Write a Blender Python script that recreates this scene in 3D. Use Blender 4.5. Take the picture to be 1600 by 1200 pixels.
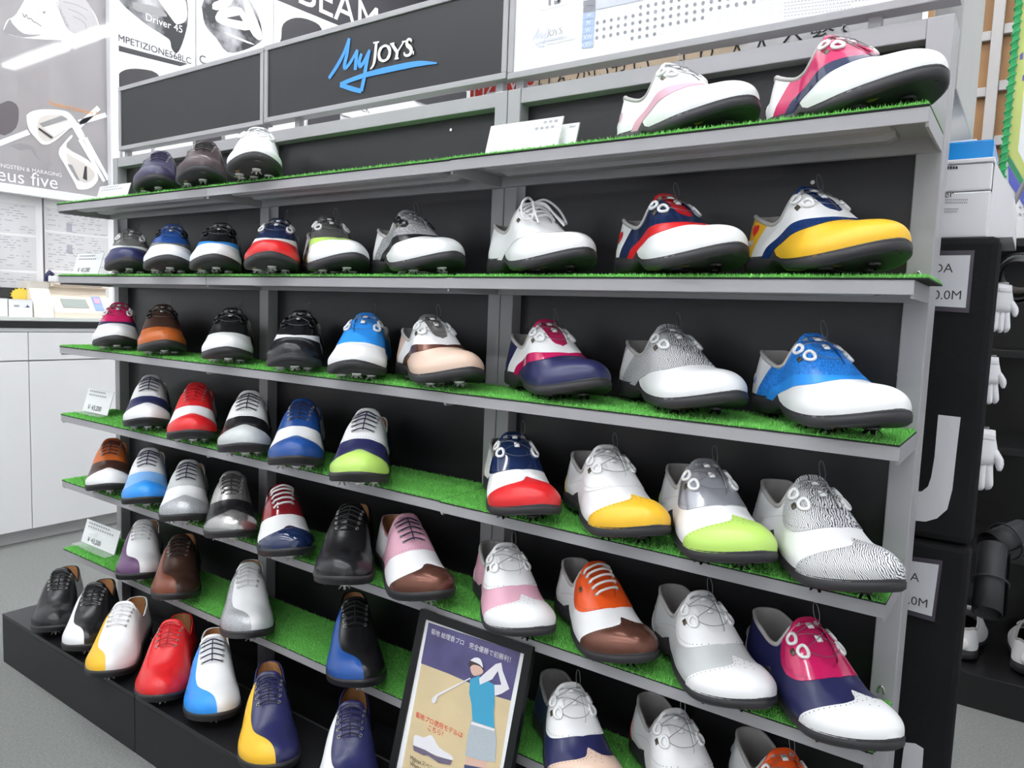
import bpy, bmesh, math, random
import numpy as np
from mathutils import Vector, Matrix
random.seed(7); RNG = np.random.default_rng(7)
for o in list(bpy.data.objects): bpy.data.objects.remove(o)
scene = bpy.context.scene; COL = scene.collection

# ------------------------------------------------------------------ camera (metres; floor z = 0, front of rack posts y = 0, left end of rack x = 0)
CAM = np.array([2.42361, -1.22681, 1.06684]); PITCH, YAW, ROLL, FPX = .0932, .6095, .0381, 1161.3
def cam_axes():
    cy, sy, cp, sp, cr, sr = math.cos(YAW), math.sin(YAW), math.cos(PITCH), math.sin(PITCH), math.cos(ROLL), math.sin(ROLL)
    w = np.array([-sy*cp, cy*cp, -sp]); r = np.array([cy, sy, 0.]); u = np.cross(r, w)
    return cr*r + sr*u, -sr*r + cr*u, w
CR, CU, CW = cam_axes()
cd = bpy.data.cameras.new('camera'); cam = bpy.data.objects.new('camera', cd); COL.objects.link(cam); scene.camera = cam
cam.matrix_world = Matrix([[CR[i], CU[i], -CW[i], CAM[i]] for i in range(3)] + [[0, 0, 0, 1]])
cd.sensor_fit = 'HORIZONTAL'; cd.sensor_width = 36; cd.lens = 36*FPX/1600; cd.clip_start = .02
def ray(u, v): return CW + CR*(u - 800)/FPX - CU*(v - 600)/FPX
def at(u, v, axis, val):
    """world point seen at photo pixel (u, v) on the plane axis = val"""
    d = ray(u, v); return CAM + d*((val - CAM[axis])/d[axis])
def atp(u, v, p0, n):
    d = ray(u, v); return CAM + d*(((p0 - CAM)@n)/(d@n))

# ------------------------------------------------------------------ world and exposure
wd = bpy.data.worlds.new('world'); scene.world = wd; wd.use_nodes = True
wd.node_tree.nodes['Background'].inputs[0].default_value = (.95, .97, 1, 1); wd.node_tree.nodes['Background'].inputs[1].default_value = .12
vs = scene.view_settings; vs.view_transform = 'Standard'; vs.look = 'None'; vs.gamma = 1; vs.use_curve_mapping = False
vs.exposure = 0.55
LAMP = 15.0                                       # emission of the ceiling fluorescents
TUBE_ROWS = [2.14, .84, -.46, -1.76, -3.06]       # y of each row of ceiling fixtures

# ------------------------------------------------------------------ materials
MATS = {}
def mat(name, col=(.8, .8, .8), rough=.5, metal=0., spec=.5, coat=0., bump=0., bscale=200., var=0., vscale=8., emit=0., alpha=1., pattern=None, col2=None, pscale=1., trans=0.):
    if name in MATS: return MATS[name]
    m = bpy.data.materials.new(name); m.use_nodes = True; nt = m.node_tree; b = nt.nodes['Principled BSDF']
    b.inputs['Base Color'].default_value = (*col, 1); b.inputs['Roughness'].default_value = rough; b.inputs['Metallic'].default_value = metal
    b.inputs['Specular IOR Level'].default_value = spec; b.inputs['Coat Weight'].default_value = coat; b.inputs['Coat Roughness'].default_value = .06
    b.inputs['Transmission Weight'].default_value = trans; b.inputs['Alpha'].default_value = alpha
    tc = nt.nodes.new('ShaderNodeTexCoord')
    def link(a, c): nt.links.new(a, c)
    if emit: b.inputs['Emission Color'].default_value = (*col, 1); b.inputs['Emission Strength'].default_value = emit
    if var:
        n = nt.nodes.new('ShaderNodeTexNoise'); n.inputs['Scale'].default_value = vscale; n.inputs['Detail'].default_value = 6; link(tc.outputs['Object'], n.inputs['Vector'])
        r = nt.nodes.new('ShaderNodeMix'); r.data_type = 'RGBA'
        r.inputs['A'].default_value = (*[c*(1 - var) for c in col], 1); r.inputs['B'].default_value = (*[min(1, c*(1 + var)) for c in col], 1)
        link(n.outputs['Fac'], r.inputs['Factor']); link(r.outputs['Result'], b.inputs['Base Color'])
    if pattern:
        if pattern == 'zebra':
            t = nt.nodes.new('ShaderNodeTexWave'); t.wave_type = 'BANDS'; t.bands_direction = 'DIAGONAL'; t.inputs['Scale'].default_value = 75*pscale; t.inputs['Distortion'].default_value = 9; t.inputs['Detail'].default_value = 2; t.inputs['Detail Scale'].default_value = .55; out = t.outputs['Fac']; lo, hi = .26, .42
        elif pattern == 'croc':
            t = nt.nodes.new('ShaderNodeTexVoronoi'); t.feature = 'DISTANCE_TO_EDGE'; t.inputs['Scale'].default_value = 190*pscale; out = t.outputs['Distance']; lo, hi = .02, .13
        else:
            t = nt.nodes.new('ShaderNodeTexNoise'); t.inputs['Scale'].default_value = 420*pscale; t.inputs['Detail'].default_value = 4; out = t.outputs['Fac']; lo, hi = .42, .60
        link(tc.outputs['Object'], t.inputs['Vector'])
        cr = nt.nodes.new('ShaderNodeValToRGB'); cr.color_ramp.elements[0].position = lo; cr.color_ramp.elements[1].position = hi
        cr.color_ramp.elements[0].color = (*col2, 1); cr.color_ramp.elements[1].color = (*col, 1)
        link(out, cr.inputs['Fac']); link(cr.outputs['Color'], b.inputs['Base Color'])
    if bump:
        n = nt.nodes.new('ShaderNodeTexNoise'); n.inputs['Scale'].default_value = bscale; n.inputs['Detail'].default_value = 4; link(tc.outputs['Object'], n.inputs['Vector'])
        bp = nt.nodes.new('ShaderNodeBump'); bp.inputs['Strength'].default_value = bump; bp.inputs['Distance'].default_value = .002
        link(n.outputs['Fac'], bp.inputs['Height']); link(bp.outputs['Normal'], b.inputs['Normal'])
    MATS[name] = m; return m
def simple(name, *a, **k): return mat(name, *a, **k)

M_WALL = mat('white_painted_wall', (.82, .83, .84), .7, bump=.1, bscale=90)
M_CEIL = mat('ceiling_board', (.80, .80, .80), .8, bump=.15, bscale=60)
M_GREY = mat('grey_powder_coated_steel', (.40, .39, .41), .42, var=.06, vscale=9)
M_GREYD = mat('shelf_underside_steel', (.36, .35, .37), .45)
M_BLACKP = mat('black_back_panel', (.020, .019, .022), .38, spec=.45, var=.15, vscale=5)
M_BLACKB = mat('black_board', (.014, .014, .016), .42, spec=.4, bump=.05, bscale=300)
M_BLACKF = mat('black_fabric', (.012, .012, .013), .85, spec=.2, bump=.5, bscale=700)
M_CAB = mat('white_laminate', (.80, .80, .81), .4)
M_BEIGE = mat('beige_plastic', (.86, .76, .64), .45)
M_WHITEP = mat('white_card', (.90, .90, .91), .5)
M_WPLAST = mat('white_plastic', (.82, .82, .84), .35)
M_INK = mat('black_ink', (.03, .03, .035), .6)
M_INKG = mat('grey_ink', (.40, .40, .44), .6)
M_ACRY = mat('clear_acrylic', (.95, .96, .97), .05, alpha=.22)

# ------------------------------------------------------------------ mesh helpers
def mesh_of(name, V, F, smooth=True):
    me = bpy.data.meshes.new(name); me.from_pydata([tuple(map(float, v)) for v in V], [], F); me.validate(); me.update()
    bm = bmesh.new(); bm.from_mesh(me); bmesh.ops.recalc_face_normals(bm, faces=bm.faces); bm.to_mesh(me); bm.free()
    if smooth: me.polygons.foreach_set('use_smooth', [True]*len(me.polygons))
    return me
def link_obj(name, me, m=None, parent=None, label=None):
    o = bpy.data.objects.new(name, me); COL.objects.link(o)
    if m is not None:
        if not me.materials: me.materials.append(None)
        o.material_slots[0].link = 'OBJECT'; o.material_slots[0].material = m
    if parent is not None: o.parent = parent
    if label: o['label'] = label
    return o
def tag(o, label, cat, group=None, kind=None):
    if label: o['label'] = label
    if cat: o['category'] = cat
    if group: o['group'] = group
    if kind: o['kind'] = kind
    return o
def empty(name, loc, label, cat, group=None):
    o = bpy.data.objects.new(name, None); COL.objects.link(o); o.location = loc; o.empty_display_size = .05
    return tag(o, label, cat, group)
def org(parent):
    l = np.zeros(3); p = parent
    while p is not None: l = l + np.array(p.location); p = p.parent
    return l
def build(name, V, F, m, parent=None, smooth=False, label=None):
    """mesh given in world coordinates; parents carry no rotation"""
    o0 = org(parent) if parent is not None else np.zeros(3)
    return link_obj(name, mesh_of(name, [np.array(v) - o0 for v in V], F, smooth), m, parent, label)
def box_geo(lo, hi, bev=0.):
    bm = bmesh.new(); bmesh.ops.create_cube(bm, size=1)
    c = (np.array(lo) + hi)/2; s = np.abs(np.array(hi) - lo)
    for v in bm.verts: v.co = Vector((v.co.x*s[0] + c[0], v.co.y*s[1] + c[1], v.co.z*s[2] + c[2]))
    if bev: bmesh.ops.bevel(bm, geom=bm.edges[:], offset=min(bev, .45*s.min()), segments=2, affect='EDGES', profile=.5)
    bm.verts.index_update(); V = [tuple(v.co) for v in bm.verts]; F = [[v.index for v in f.verts] for f in bm.faces]; bm.free(); return V, F
def box(name, lo, hi, m, parent=None, bev=0., label=None):
    V, F = box_geo(lo, hi, bev); return build(name, V, F, m, parent, False, label)
def prism(pts, d):
    """solid from a flat outline (world points) pushed along d"""
    n = len(pts); P = [np.array(p) for p in pts]; V = P + [p + np.array(d) for p in P]
    return V, [list(range(n))[::-1], [n + i for i in range(n)]] + [[i, (i+1) % n, n + (i+1) % n, n + i] for i in range(n)]
def join(*ms):
    V, F = [], []
    for v, f in ms:
        o = len(V); V += [tuple(p) for p in v]; F += [[i+o for i in q] for q in f]
    return V, F
def ribbon(pts, w, nrm):
    """flat brush stroke along world points; w = width per point"""
    P = np.array(pts, float); t = np.gradient(P, axis=0); t /= np.linalg.norm(t, axis=1, keepdims=True) + 1e-12
    s = np.cross(t, nrm); w = np.full(len(P), w) if np.isscalar(w) else np.interp(np.linspace(0, 1, len(P)), np.linspace(0, 1, len(w)), w)
    V = [p for i in range(len(P)) for p in (P[i] + s[i]*w[i]/2, P[i] - s[i]*w[i]/2)]
    return V, [[2*i, 2*i+1, 2*i+3, 2*i+2] for i in range(len(P)-1)]
def text_geo(body, size, ox, ax, ay, align='LEFT', bold=0.):
    """lettering laid on a plane: origin ox, reading direction ax, up direction ay"""
    cu = bpy.data.curves.new('lettering', 'FONT'); cu.body = body; cu.size = size; cu.align_x = align; cu.resolution_u = 3; cu.offset = bold*size
    o = bpy.data.objects.new('lettering', cu); COL.objects.link(o)
    dg = bpy.context.evaluated_depsgraph_get(); me = bpy.data.meshes.new_from_object(o.evaluated_get(dg))
    V = [np.array(ox) + np.array(ax)*v.co.x + np.array(ay)*v.co.y for v in me.vertices]; F = [list(p.vertices) for p in me.polygons]
    bpy.data.objects.remove(o); bpy.data.curves.remove(cu); bpy.data.meshes.remove(me); return V, F
EX_, EY_, EZ_ = np.eye(3)
# ------------------------------------------------------------------ the golf shoe: one last, several uppers
SL = 0.295                                       # shoe length in metres; local x runs heel to toe, +y is the inner side

def pchip(xs, ys):
    xs = np.array(xs, float); ys = np.array(ys, float)
    h = np.diff(xs); d = np.diff(ys) / h
    m = np.zeros(len(xs)); m[0] = d[0]; m[-1] = d[-1]
    for i in range(1, len(xs) - 1):
        if d[i-1] * d[i] > 0:
            w1 = 2*h[i] + h[i-1]; w2 = h[i] + 2*h[i-1]
            m[i] = (w1 + w2) / (w1/d[i-1] + w2/d[i])
    def f(x):
        x = np.clip(np.asarray(x, float), xs[0], xs[-1])
        i = np.clip(np.searchsorted(xs, x) - 1, 0, len(xs) - 2)
        t = (x - xs[i]) / h[i]
        return ((1+2*t)*(1-t)**2*ys[i] + t*(1-t)**2*h[i]*m[i] + t*t*(3-2*t)*ys[i+1] + t*t*(t-1)*h[i]*m[i+1])
    return f

HW = pchip([0, .11, .25, .4, .55, .68, .78, .88, 1], [.037, .037, .0365, .040, .0495, .0555, .0565, .055, .053])
YC = pchip([0, .3, .5, .7, .85, 1], [0, .002, -.002, -.001, .005, .011])
ZS = pchip([0, .2, .32, .45, .6, .72, .82, .92, 1], [.037, .036, .033, .028, .026, .027, .031, .038, .046])   # top of the sole
ZU = pchip([0, .26, .31, .37, .43, .49, .70, .8, .9, 1], [.008, .008, .015, .021, .015, .009, .008, .011, .018, .027])   # underside
HT = pchip([0, .30, .40, .45, .50, .56, .62, .68, .74, .80, .86, .92, 1], [.108, .106, .104, .101, .096, .086, .073, .061, .052, .047, .044, .042, .040])
EX = pchip([0, .2, .36, .43, .50, .58, .68, .78, .9, 1], [2.5, 2.5, 2.8, 3.1, 2.95, 2.65, 2.35, 2.2, 2.2, 2.3])
ZT = pchip([0, .05, .12, .2, .28, .34, .385, .415, .435, .46, 1], [.100, .101, .094, .086, .081, .085, .100, .122, .145, .17, .3])

def endf(s):
    s = np.asarray(s, float)
    a = np.sqrt(np.clip(1 - np.clip(1 - s/.15, 0, 1)**2.1, 0, 1))
    b = np.clip(1 - np.clip((s - .70)/.30, 0, 1)**2.35, 0, 1)**.55
    return a*b

def last(s, t):
    """point on the upper: s heel to toe 0..1, t outer sole edge -1 .. top 0 .. inner sole edge 1"""
    s = np.asarray(s, float); t = np.asarray(t, float)
    a = np.abs(t)*math.pi/2; e = EX(s)
    sn = np.sin(a); cs = np.cos(a)
    r = (np.abs(sn)**e + np.abs(cs)**e)**(-1/e)
    hw = HW(s)*endf(s)
    hf = np.clip(1 - np.clip((s - .80)/.20, 0, 1)**2.6, 0, 1)**.48
    zb = ZS(s) - .005
    dz = HT(s)*hf*cs*r
    bulge = 1 + .05*np.exp(-((dz - .014)/.012)**2)
    y = YC(s) + np.sign(t)*hw*sn*r*bulge*(1 - .22*np.clip(dz/.085, 0, 1)**1.6*np.clip(1.6 - 3.2*s, 0, 1))
    z = zb + dz
    x = SL*s + .10*dz*np.clip(1 - s*2.2, 0, 1)**2
    return np.stack([x, y, z], -1)

def lastn(s, t):
    s = np.clip(np.asarray(s, float), .004, .994); t = np.asarray(t, float)
    d = 2e-3
    a = last(np.clip(s+d, 0, 1), t) - last(np.clip(s-d, 0, 1), t)
    b = last(s, np.clip(t+d, -1, 1)) - last(s, np.clip(t-d, -1, 1))
    n = np.cross(a, b)
    n /= np.linalg.norm(n, axis=-1, keepdims=True) + 1e-12
    c = last(s, t) - np.stack([SL*np.clip(s, .1, .85), YC(s), ZS(s) + .01], -1)
    sg = np.sign((n*c).sum(-1, keepdims=True)); sg[sg == 0] = 1
    return n*sg

def f_top(s, t): return last(s, t)[..., 2] - ZT(s)
WT = pchip([.38, .45, .55, .595, .622, .645, .66, 1], [.021, .0195, .0175, .0155, .0125, .001, -.004, -.05])
def f_throat(s, t):
    p = last(s, t); return np.where(s < .39, .05, np.abs(p[..., 1] - YC(s)) - WT(s))
P_ = pchip
sF = P_([0, .1, .2, .3, .4, .5, .6, .7, .8, .9, 1], [.745, .74, .732, .722, .706, .682, .642, .578, .485, .365, .29])
sFw = P_([0, .2, .4, .6, .8, 1], [.03, .035, .05, .08, .11, .065])
sR = P_([0, .3, .4, .5, .6, .8, 1], [.44, .40, .37, .33, .28, .19, .135])
sW = P_([0, .05, .11, .2, .32, .45, .6, .75, .9, 1], [.765, .785, .815, .835, .83, .805, .765, .725, .69, .675])
sWB = P_([0, .08, .16, .26, .38, .5, .7, .85, 1], [.81, .822, .848, .86, .855, .835, .785, .74, .70])
sV = P_([0, .3, .5, .7, .85, 1], [.665, .66, .635, .585, .54, .51])
TE = P_([0, .38, .388, .40, .42, .46, .51, .56, .61, .65, .68, .695, 1], [-.1, -.02, .46, .60, .69, .725, .72, .68, .60, .47, .26, -.02, -.1])
TSW = P_([0, .27, .30, .34, .40, .48, .56, .64, .72, .80, .88, .94, 1], [1.3, 1.06, .74, .52, .40, .36, .38, .40, .37, .29, .16, .06, .0])
A = np.abs
PANELS = {
 'saddle': [('vamp', lambda s, t: sF(A(t)) - s), ('stripe', lambda s, t: sF(A(t)) - sFw(A(t)) - s),
            ('saddle', lambda s, t: sR(A(t)) - s), ('heel_quarter', None)],
 'wing': [('toe_cap', lambda s, t: sW(A(t)) - s), ('heel_counter', lambda s, t: s - (.15 - .62*(1 - A(t)))),
          ('eyestay', lambda s, t: A(t) - TE(s)),
          ('quarter', lambda s, t: np.maximum(s - .43, np.minimum(A(t) - (.72 + .75*(.43 - s)), s - .15))), ('vamp', None)],
 'brogue': [('toe_cap', lambda s, t: sWB(A(t)) - s), ('vamp', lambda s, t: sV(A(t)) - s),
            ('heel_patch', lambda s, t: s - np.maximum(.21, .345 - 1.7*(A(t) - .74)**2)), ('quarter', None)],
 'swirl': [('swirl', lambda s, t: np.where(t < 0, TSW(s) - A(t), .4)), ('upper', None)],
 'plain': [('toe_cap', lambda s, t: .765 + .01*A(t) - s), ('vamp', lambda s, t: sV(A(t)) - s), ('quarter', None)],
}
NS, NT = 60, 44

def base_polys():
    ss = .5 - .5*np.cos(np.pi*np.arange(NS+1)/NS)
    ss = .55*ss + .45*np.arange(NS+1)/NS
    tt = np.linspace(-1, 1, NT+1)
    return [[(ss[i], tt[j]), (ss[i+1], tt[j]), (ss[i+1], tt[j+1]), (ss[i], tt[j+1])] for i in range(NS) for j in range(NT)]

def split(polys, f):
    """cut parameter-space polygons along f = 0; returns (inside f<0, outside)"""
    if not polys: return [], []
    flat = np.array([p for q in polys for p in q]); v = f(flat[:, 0], flat[:, 1])
    ins, out = [], []; k = 0; cache = {}
    def cross(a, b, va, vb):
        key = (a, b) if a < b else (b, a)
        if key in cache: return cache[key]
        lo, hi = (a, b) if va < 0 else (b, a)
        for _ in range(9):
            m = ((lo[0]+hi[0])/2, (lo[1]+hi[1])/2)
            if float(f(np.array([m[0]]), np.array([m[1]]))[0]) < 0: lo = m
            else: hi = m
        cache[key] = ((lo[0]+hi[0])/2, (lo[1]+hi[1])/2); return cache[key]
    for q in polys:
        n = len(q); w = v[k:k+n]; k += n
        if (w < 0).all(): ins.append(q)
        elif (w >= 0).all(): out.append(q)
        else:
            a, b = [], []
            for i in range(n):
                p, r = tuple(q[i]), tuple(q[(i+1) % n]); vp, vr = w[i], w[(i+1) % n]
                (a if vp < 0 else b).append(p)
                if (vp < 0) != (vr < 0):
                    c = cross(p, r, vp, vr); a.append(c); b.append(c)
            if len(a) > 2: ins.append(a)
            if len(b) > 2: out.append(b)
    return ins, out

def shell(polys, off, skirt=.0022):
    """turn parameter polygons into a panel raised by off, with a turned-in edge"""
    idx = {}; st = []; faces = []
    for q in polys:
        f = []
        for p in q:
            key = (round(float(p[0]), 6), round(float(p[1]), 6))
            if p[0] < 1e-9: key = (0., abs(key[1]))
            if key not in idx: idx[key] = len(st); st.append(key)
            if not f or f[-1] != idx[key]: f.append(idx[key])
        if len(f) > 2 and f[0] != f[-1]: faces.append(f)
    st = np.array(st)
    P0 = last(st[:, 0], st[:, 1]); N = lastn(st[:, 0], st[:, 1])
    V = P0 + N*off
    ec = {}
    for f in faces:
        for i in range(len(f)):
            a, b = f[i], f[(i+1) % len(f)]
            k = (min(a, b), max(a, b)); ec[k] = ec.get(k, 0) + 1
    bd = [k for k, c in ec.items() if c == 1]
    verts = [tuple(v) for v in V]
    low = P0 + N*(off - skirt)
    m = {}
    def dup(i, bot):
        key = (i, bot)
        if key not in m: m[key] = len(verts); verts.append(tuple(low[i] if bot else V[i]))
        return m[key]
    for a, b in bd:
        if abs(st[a][0]) < 1e-6 and abs(st[b][0]) < 1e-6: continue
        faces.append([dup(a, 0), dup(b, 0), dup(b, 1), dup(a, 1)])
    return verts, faces

def tube(pts, r, n=6, closed=False, cap=True):
    pts = np.array(pts, float); m = len(pts)
    rr = np.full(m, r) if np.isscalar(r) else np.array(r, float)
    tg = np.roll(pts, -1, 0) - np.roll(pts, 1, 0) if closed else np.gradient(pts, axis=0)
    tg /= np.linalg.norm(tg, axis=1, keepdims=True) + 1e-12
    ref = np.array([0, 0, 1.]) if abs(tg[0][2]) < .9 else np.array([1., 0, 0])
    u = np.cross(tg[0], ref); u /= np.linalg.norm(u)
    V = []; F = []
    for i in range(m):
        u = u - tg[i]*(u@tg[i]); u /= np.linalg.norm(u) + 1e-12
        w = np.cross(tg[i], u)
        for k in range(n):
            a = 2*math.pi*k/n; V.append(tuple(pts[i] + rr[i]*(u*math.cos(a) + w*math.sin(a))))
    for i in range(m if closed else m-1):
        for k in range(n):
            a = i*n + k; b = i*n + (k+1) % n; j = ((i+1) % m)*n
            F.append([a, b, j + (k+1) % n, j + k])
    if cap and not closed: F += [list(range(n))[::-1], [(m-1)*n + k for k in range(n)]]
    return V, F

def join(*ms):
    V, F = [], []
    for v, f in ms:
        o = len(V); V += [tuple(p) for p in v]; F += [[i+o for i in q] for q in f]
    return V, F

def smooth_pts(p, n=8):
    p = np.array(p, float); q = np.vstack([2*p[0]-p[1], p, 2*p[-1]-p[-2]]); out = []
    for i in range(1, len(q)-2):
        for k in range(n):
            t = k/n; a, b, c, d = q[i-1:i+3]
            out.append(.5*((2*b) + (c-a)*t + (2*a-5*b+4*c-d)*t*t + (3*b-3*c+d-a)*t**3))
    out.append(p[-1]); return np.array(out)

def outline(off, n=64):
    """plan outline of the sole, offset outwards: list of (s, x, y)"""
    ss = np.concatenate([np.linspace(0, 1, n//2)**1.0]); ss = .5 - .5*np.cos(np.pi*ss)
    half = HW(ss)*endf(ss)
    R = np.stack([SL*ss, YC(ss) - half], -1); L = np.stack([SL*ss, YC(ss) + half], -1)
    pts = np.vstack([R, L[::-1][1:-1]]); s_all = np.concatenate([ss, ss[::-1][1:-1]])
    nx = np.roll(pts, -1, 0) - np.roll(pts, 1, 0)
    nrm = np.stack([nx[:, 1], -nx[:, 0]], -1); nrm /= np.linalg.norm(nrm, axis=1, keepdims=True) + 1e-12
    return s_all, pts + nrm*off

def sole_mesh(kind):
    rings = []
    bump = (lambda s: .017*np.exp(-((s - .315)/.045)**2)) if kind == 'sport' else (lambda s: 0*s)
    o = .0035 if kind == 'sport' else .0048
    s, p0 = outline(o)
    _, p1 = outline(o - .004); _, p2 = outline(-.004); _, pw = outline(o - .0018)
    zu, zs = ZU(s), ZS(s)
    if kind == 'sport':
        prof = [(p2, zu), (p1, zu), (p0, zu + .004), (p0, zs - .006), (pw, zs - .0045), (p0*.5 + pw*.5, zs - .003 + bump(s)), (p1, zs + bump(s)), (p2, zs - .004)]
    else:
        _, p3 = outline(o - .007)
        wl = zs - .010
        prof = [(p3, zu), (p1, zu), (p0*.6 + p1*.4, zu + .0015), (p0*.6 + p1*.4, wl), (p0, wl + .001), (p0, zs - .0035), (pw, zs - .002), (p2, zs - .002)]
    V = []; F = []; n = len(s)
    for p, z in prof:
        V += [(p[i][0], p[i][1], float(z[i])) for i in range(n)]
    for r in range(len(prof)-1):
        for i in range(n):
            j = (i+1) % n; F.append([r*n+i, r*n+j, (r+1)*n+j, (r+1)*n+i])
    h = n//2 - 1                                    # bottom plate as strips from side to side
    for i in range(1, h):
        a, b = i, i+1; c, d = n-i-1 if i+1 <= h else 0, n-i
        if b == h: F.append([a, b, d % n])
        else: F.append([a, b, (n-i-1) % n, d % n])
    F.append([0, 1, n-1])
    return V, F

def spike_mesh():
    V, F = [], []
    def ring(r, z, n=10): 
        o = len(V); V.extend([(r*math.cos(2*math.pi*k/n), r*math.sin(2*math.pi*k/n), z) for k in range(n)]); return o
    a = ring(.0095, .0095); b = ring(.0095, .0065); c = ring(.005, .005); n = 10
    for x, y in ((a, b), (b, c)):
        for k in range(n): F.append([x+k, x+(k+1) % n, y+(k+1) % n, y+k])
    F.append([c+k for k in range(n)][::-1])
    for k in range(6):                              # splayed prongs
        an = 2*math.pi*k/6; d = np.array([math.cos(an), math.sin(an)]); e = np.array([-d[1], d[0]])
        o = len(V)
        for rr, w, z in ((.005, .0026, .0065), (.0125, .0018, .0005)):
            for sg, dz in ((-1, 0), (1, 0), (1, -.0016 if rr < .005 else 0), (-1, -.0016 if rr < .005 else 0)):
                q = d*(rr if dz == 0 else rr-.001) + e*w*sg; V.append((q[0], q[1], max(z+dz, 0)))
        F += [[o, o+1, o+5, o+4], [o+1, o+2, o+6, o+5], [o+2, o+3, o+7, o+6], [o+3, o, o+4, o+7], [o+4, o+5, o+6, o+7]]
    return V, F
SPIKES = [(.09, .0), (.2, .016), (.2, -.018), (.55, -.03), (.58, .024), (.72, -.032), (.74, .03), (.86, .002), (.66, -.002)]

def t_at(s, dy):
    """t where the upper stands dy to the side of its centre line"""
    lo, hi = 0., .98
    for _ in range(30):
        m = (lo+hi)/2
        if abs(float(last(s, m)[1] - YC(s))) < abs(dy): lo = m
        else: hi = m
    return math.copysign((lo+hi)/2, dy)

def frame(s, t):
    p = last(np.array([s]), np.array([t]))[0]; n = lastn(np.array([s]), np.array([t]))[0]
    d = last(min(s+.01, 1), t) - last(s-.01, t); d = d - n*(d@n); d /= np.linalg.norm(d)
    return p, d, np.cross(n, d), n

def place(m, fr, lift=0):
    p, a, b, c = fr
    return [tuple(p + a*v[0] + b*v[1] + c*(v[2]+lift)) for v in m[0]], m[1]

def boxm(x, y, z, z0=0, bev=.0012):
    V = []
    for (zz, k) in ((z0, 0), (z0+z-bev, 0), (z0+z, bev)):
        V += [(-x/2+k, -y/2+k, zz), (x/2-k, -y/2+k, zz), (x/2-k, y/2-k, zz), (-x/2+k, y/2-k, zz)]
    F = [[3, 2, 1, 0]]
    for r in (0, 4):
        for k in range(4): F.append([r+k, r+(k+1) % 4, r+4+(k+1) % 4, r+4+k])
    F.append([8, 9, 10, 11]); return V, F

def dloop():
    """D-shaped lace guide: flat side towards the tongue"""
    pts = [(.0092*math.cos(a), (.0092 if math.sin(a) > 0 else .0045)*math.sin(a), .0012) for a in np.linspace(0, 2*math.pi, 18)[:-1]]
    return tube(pts, .0026, 6, closed=True)

def heart(w):
    out = []
    for a in np.linspace(0, 2*math.pi, 25)[:-1]:
        out.append((w*.03125*16*math.sin(a)**3, w*.03125*(13*math.cos(a) - 5*math.cos(2*a) - 2*math.cos(3*a) - math.cos(4*a))))
    return out

def decal(poly, s0, t0, off=.0016):
    """flat mark printed on the side of the heel: poly in metres (x towards the toe, y up)"""
    V = []; fr = frame(s0, t0)
    for x, y in poly:
        s, t = s0 + x/SL, t0 + (y/.14 if t0 < 0 else -y/.14)
        q = last(np.array([max(s, .003)]), np.array([t]))[0]; n = lastn(np.array([s]), np.array([t]))[0]; V.append(tuple(q + n*off))
    return V, [list(range(len(V)))]

def topline(n=40):
    sf = .419
    ss = sf*(.5 - .5*np.cos(np.pi*np.linspace(0, 1, n)))
    side = []
    for s in ss:
        lo, hi = 0., 1.
        for _ in range(30):
            m = (lo+hi)/2
            if float(f_top(np.array([s]), np.array([m]))[0]) > 0: lo = m
            else: hi = m
        side.append((s, hi))
    a = [last(s, -t) for s, t in side]; b = [last(s, t) for s, t in side]
    return np.array(a[::-1] + b[1:])

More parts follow.
